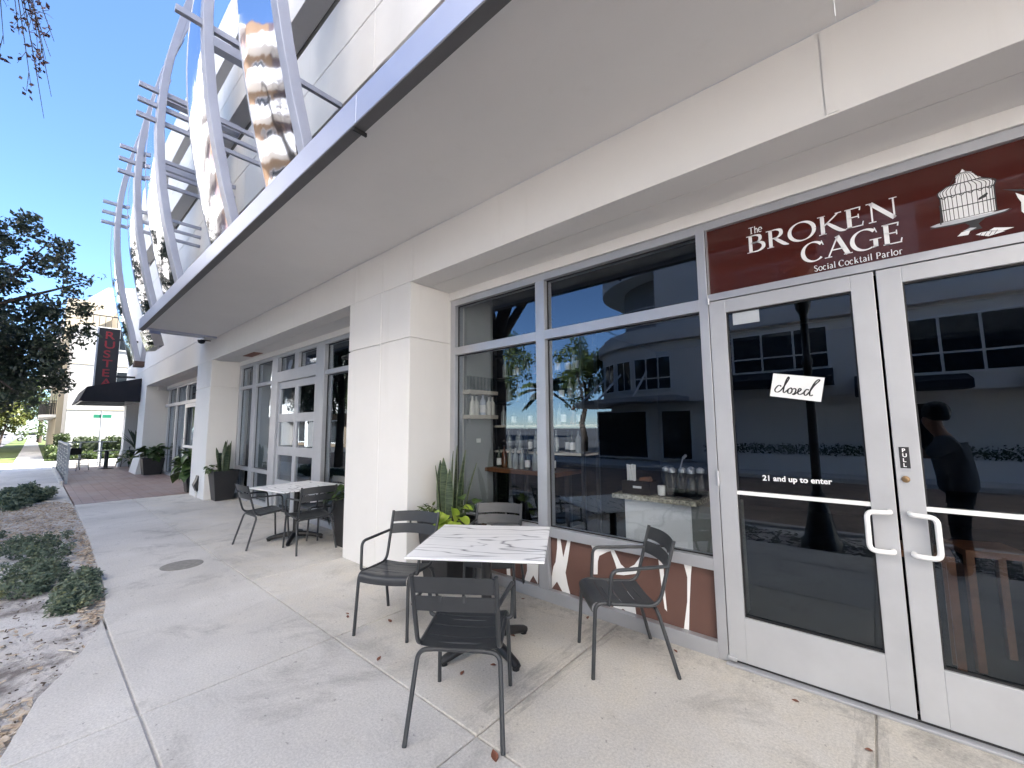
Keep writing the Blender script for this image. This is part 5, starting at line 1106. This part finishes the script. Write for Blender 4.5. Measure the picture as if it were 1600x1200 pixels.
# the photographer, seen only in the glass
pe = thing('person', 'person in grey shirt and dark trousers holding up a phone beside the camera', 'person', (0, 0, 0))
def skin(name, verts, edges, radii, mat, root=0):
    me = bpy.data.meshes.new(name); me.from_pydata(verts, edges, []); o = bpy.data.objects.new(name, me); COL.objects.link(o); o.parent = pe
    sm = o.modifiers.new('skin', 'SKIN'); sm.use_smooth_shade = True
    for i, r_ in enumerate(radii): me.skin_vertices[0].data[i].radius = (r_, r_) if not isinstance(r_, tuple) else r_
    me.skin_vertices[0].data[root].use_root = True
    sb = o.modifiers.new('sub', 'SUBSURF'); sb.levels = 2; sb.render_levels = 2; me.materials.append(mat); return o
bx_, by_ = 1.50, -3.30
bv = [(bx_, by_, .95), (bx_ - .02, by_, 1.15), (bx_ - .05, by_, 1.36), (bx_ - .09, by_, 1.47), (bx_ - .14, by_, 1.56), (bx_ - .16, by_, 1.70), (bx_ - .05, by_ + .19, 1.38), (bx_ - .22, by_ + .18, 1.22), (bx_ - .40, by_ + .05, 1.47), (bx_ - .05, by_ - .19, 1.38), (bx_ - .20, by_ - .20, 1.20), (bx_ - .40, by_ - .07, 1.46), (bx_, by_ + .10, .86), (bx_ - .03, by_ + .12, .48), (bx_, by_ + .13, .06), (bx_, by_ - .10, .86), (bx_ - .03, by_ - .12, .48), (bx_, by_ - .13, .06), (bx_ - .16, by_ + .14, .04), (bx_ - .16, by_ - .14, .04)]
be = [(0, 1), (1, 2), (2, 3), (3, 4), (4, 5), (2, 6), (6, 7), (7, 8), (2, 9), (9, 10), (10, 11), (0, 12), (12, 13), (13, 14), (0, 15), (15, 16), (16, 17), (14, 18), (17, 19)]
skin('body', bv, be, [.05, .09, .11, .060, .080, .105, .050, .038, .032, .050, .038, .032, .03, .035, .04, .03, .035, .04, .04, .04], M['skin'])
skin('shirt', [(bx_, by_, .80), (bx_, by_, 1.0), (bx_ - .02, by_, 1.2), bv[2], (bx_ - .07, by_, 1.45), bv[6], bv[7], bv[9], bv[10]], [(0, 1), (1, 2), (2, 3), (3, 4), (3, 5), (5, 6), (3, 7), (7, 8)], [(.14, .18), (.14, .175), (.14, .175), (.135, .18), .08, .085, .064, .085, .064], M['shirt'], 2)
skin('trousers', [(bx_, by_, .90), (bx_, by_ + .09, .78), bv[13], (bx_, by_ + .13, .12), (bx_, by_ - .09, .78), bv[16], (bx_, by_ - .13, .12)], [(0, 1), (1, 2), (2, 3), (0, 4), (4, 5), (5, 6)], [(.11, .13), .10, .08, .066, .10, .08, .066], M['trouser'])
MB().lathe([(.012, .122), (.055, .112), (.09, .085), (.112, .04), (.116, -.01), (.108, -.06), (.09, -.095), (.05, -.10)], (bx_ - .105, by_, 1.715), 16).build('hair', M['hair'], pe)
for s in (-1, 1):
    for k in range(4): skin('finger', [(bx_ - .41, by_ - .01 + s * .06, 1.45 + .02 * k), (bx_ - .45, by_ - .01 + s * .062, 1.455 + .021 * k), (bx_ - .475, by_ - .01 + s * .045, 1.455 + .021 * k)], [(0, 1), (1, 2)], [.011, .010, .008], M['skin'])
    skin('thumb', [(bx_ - .41, by_ - .01 + s * .06, 1.46), (bx_ - .435, by_ - .01 + s * .035, 1.475), (bx_ - .445, by_ - .01 + s * .01, 1.485)], [(0, 1), (1, 2)], [.013, .011, .009], M['skin'])
ph = thing('phone', 'black phone held up by the person', 'phone', (bx_ - .475, by_ - .01, 1.50), R(-10)); MB().box(-.004, .004, -.04, .04, -.07, .08).build('phone_body', M['blackpaint'], ph, bevel=.003); MB().box(-.0052, -.0042, .012, .034, .05, .072).build('lens_plate', M['oppglass'], ph)
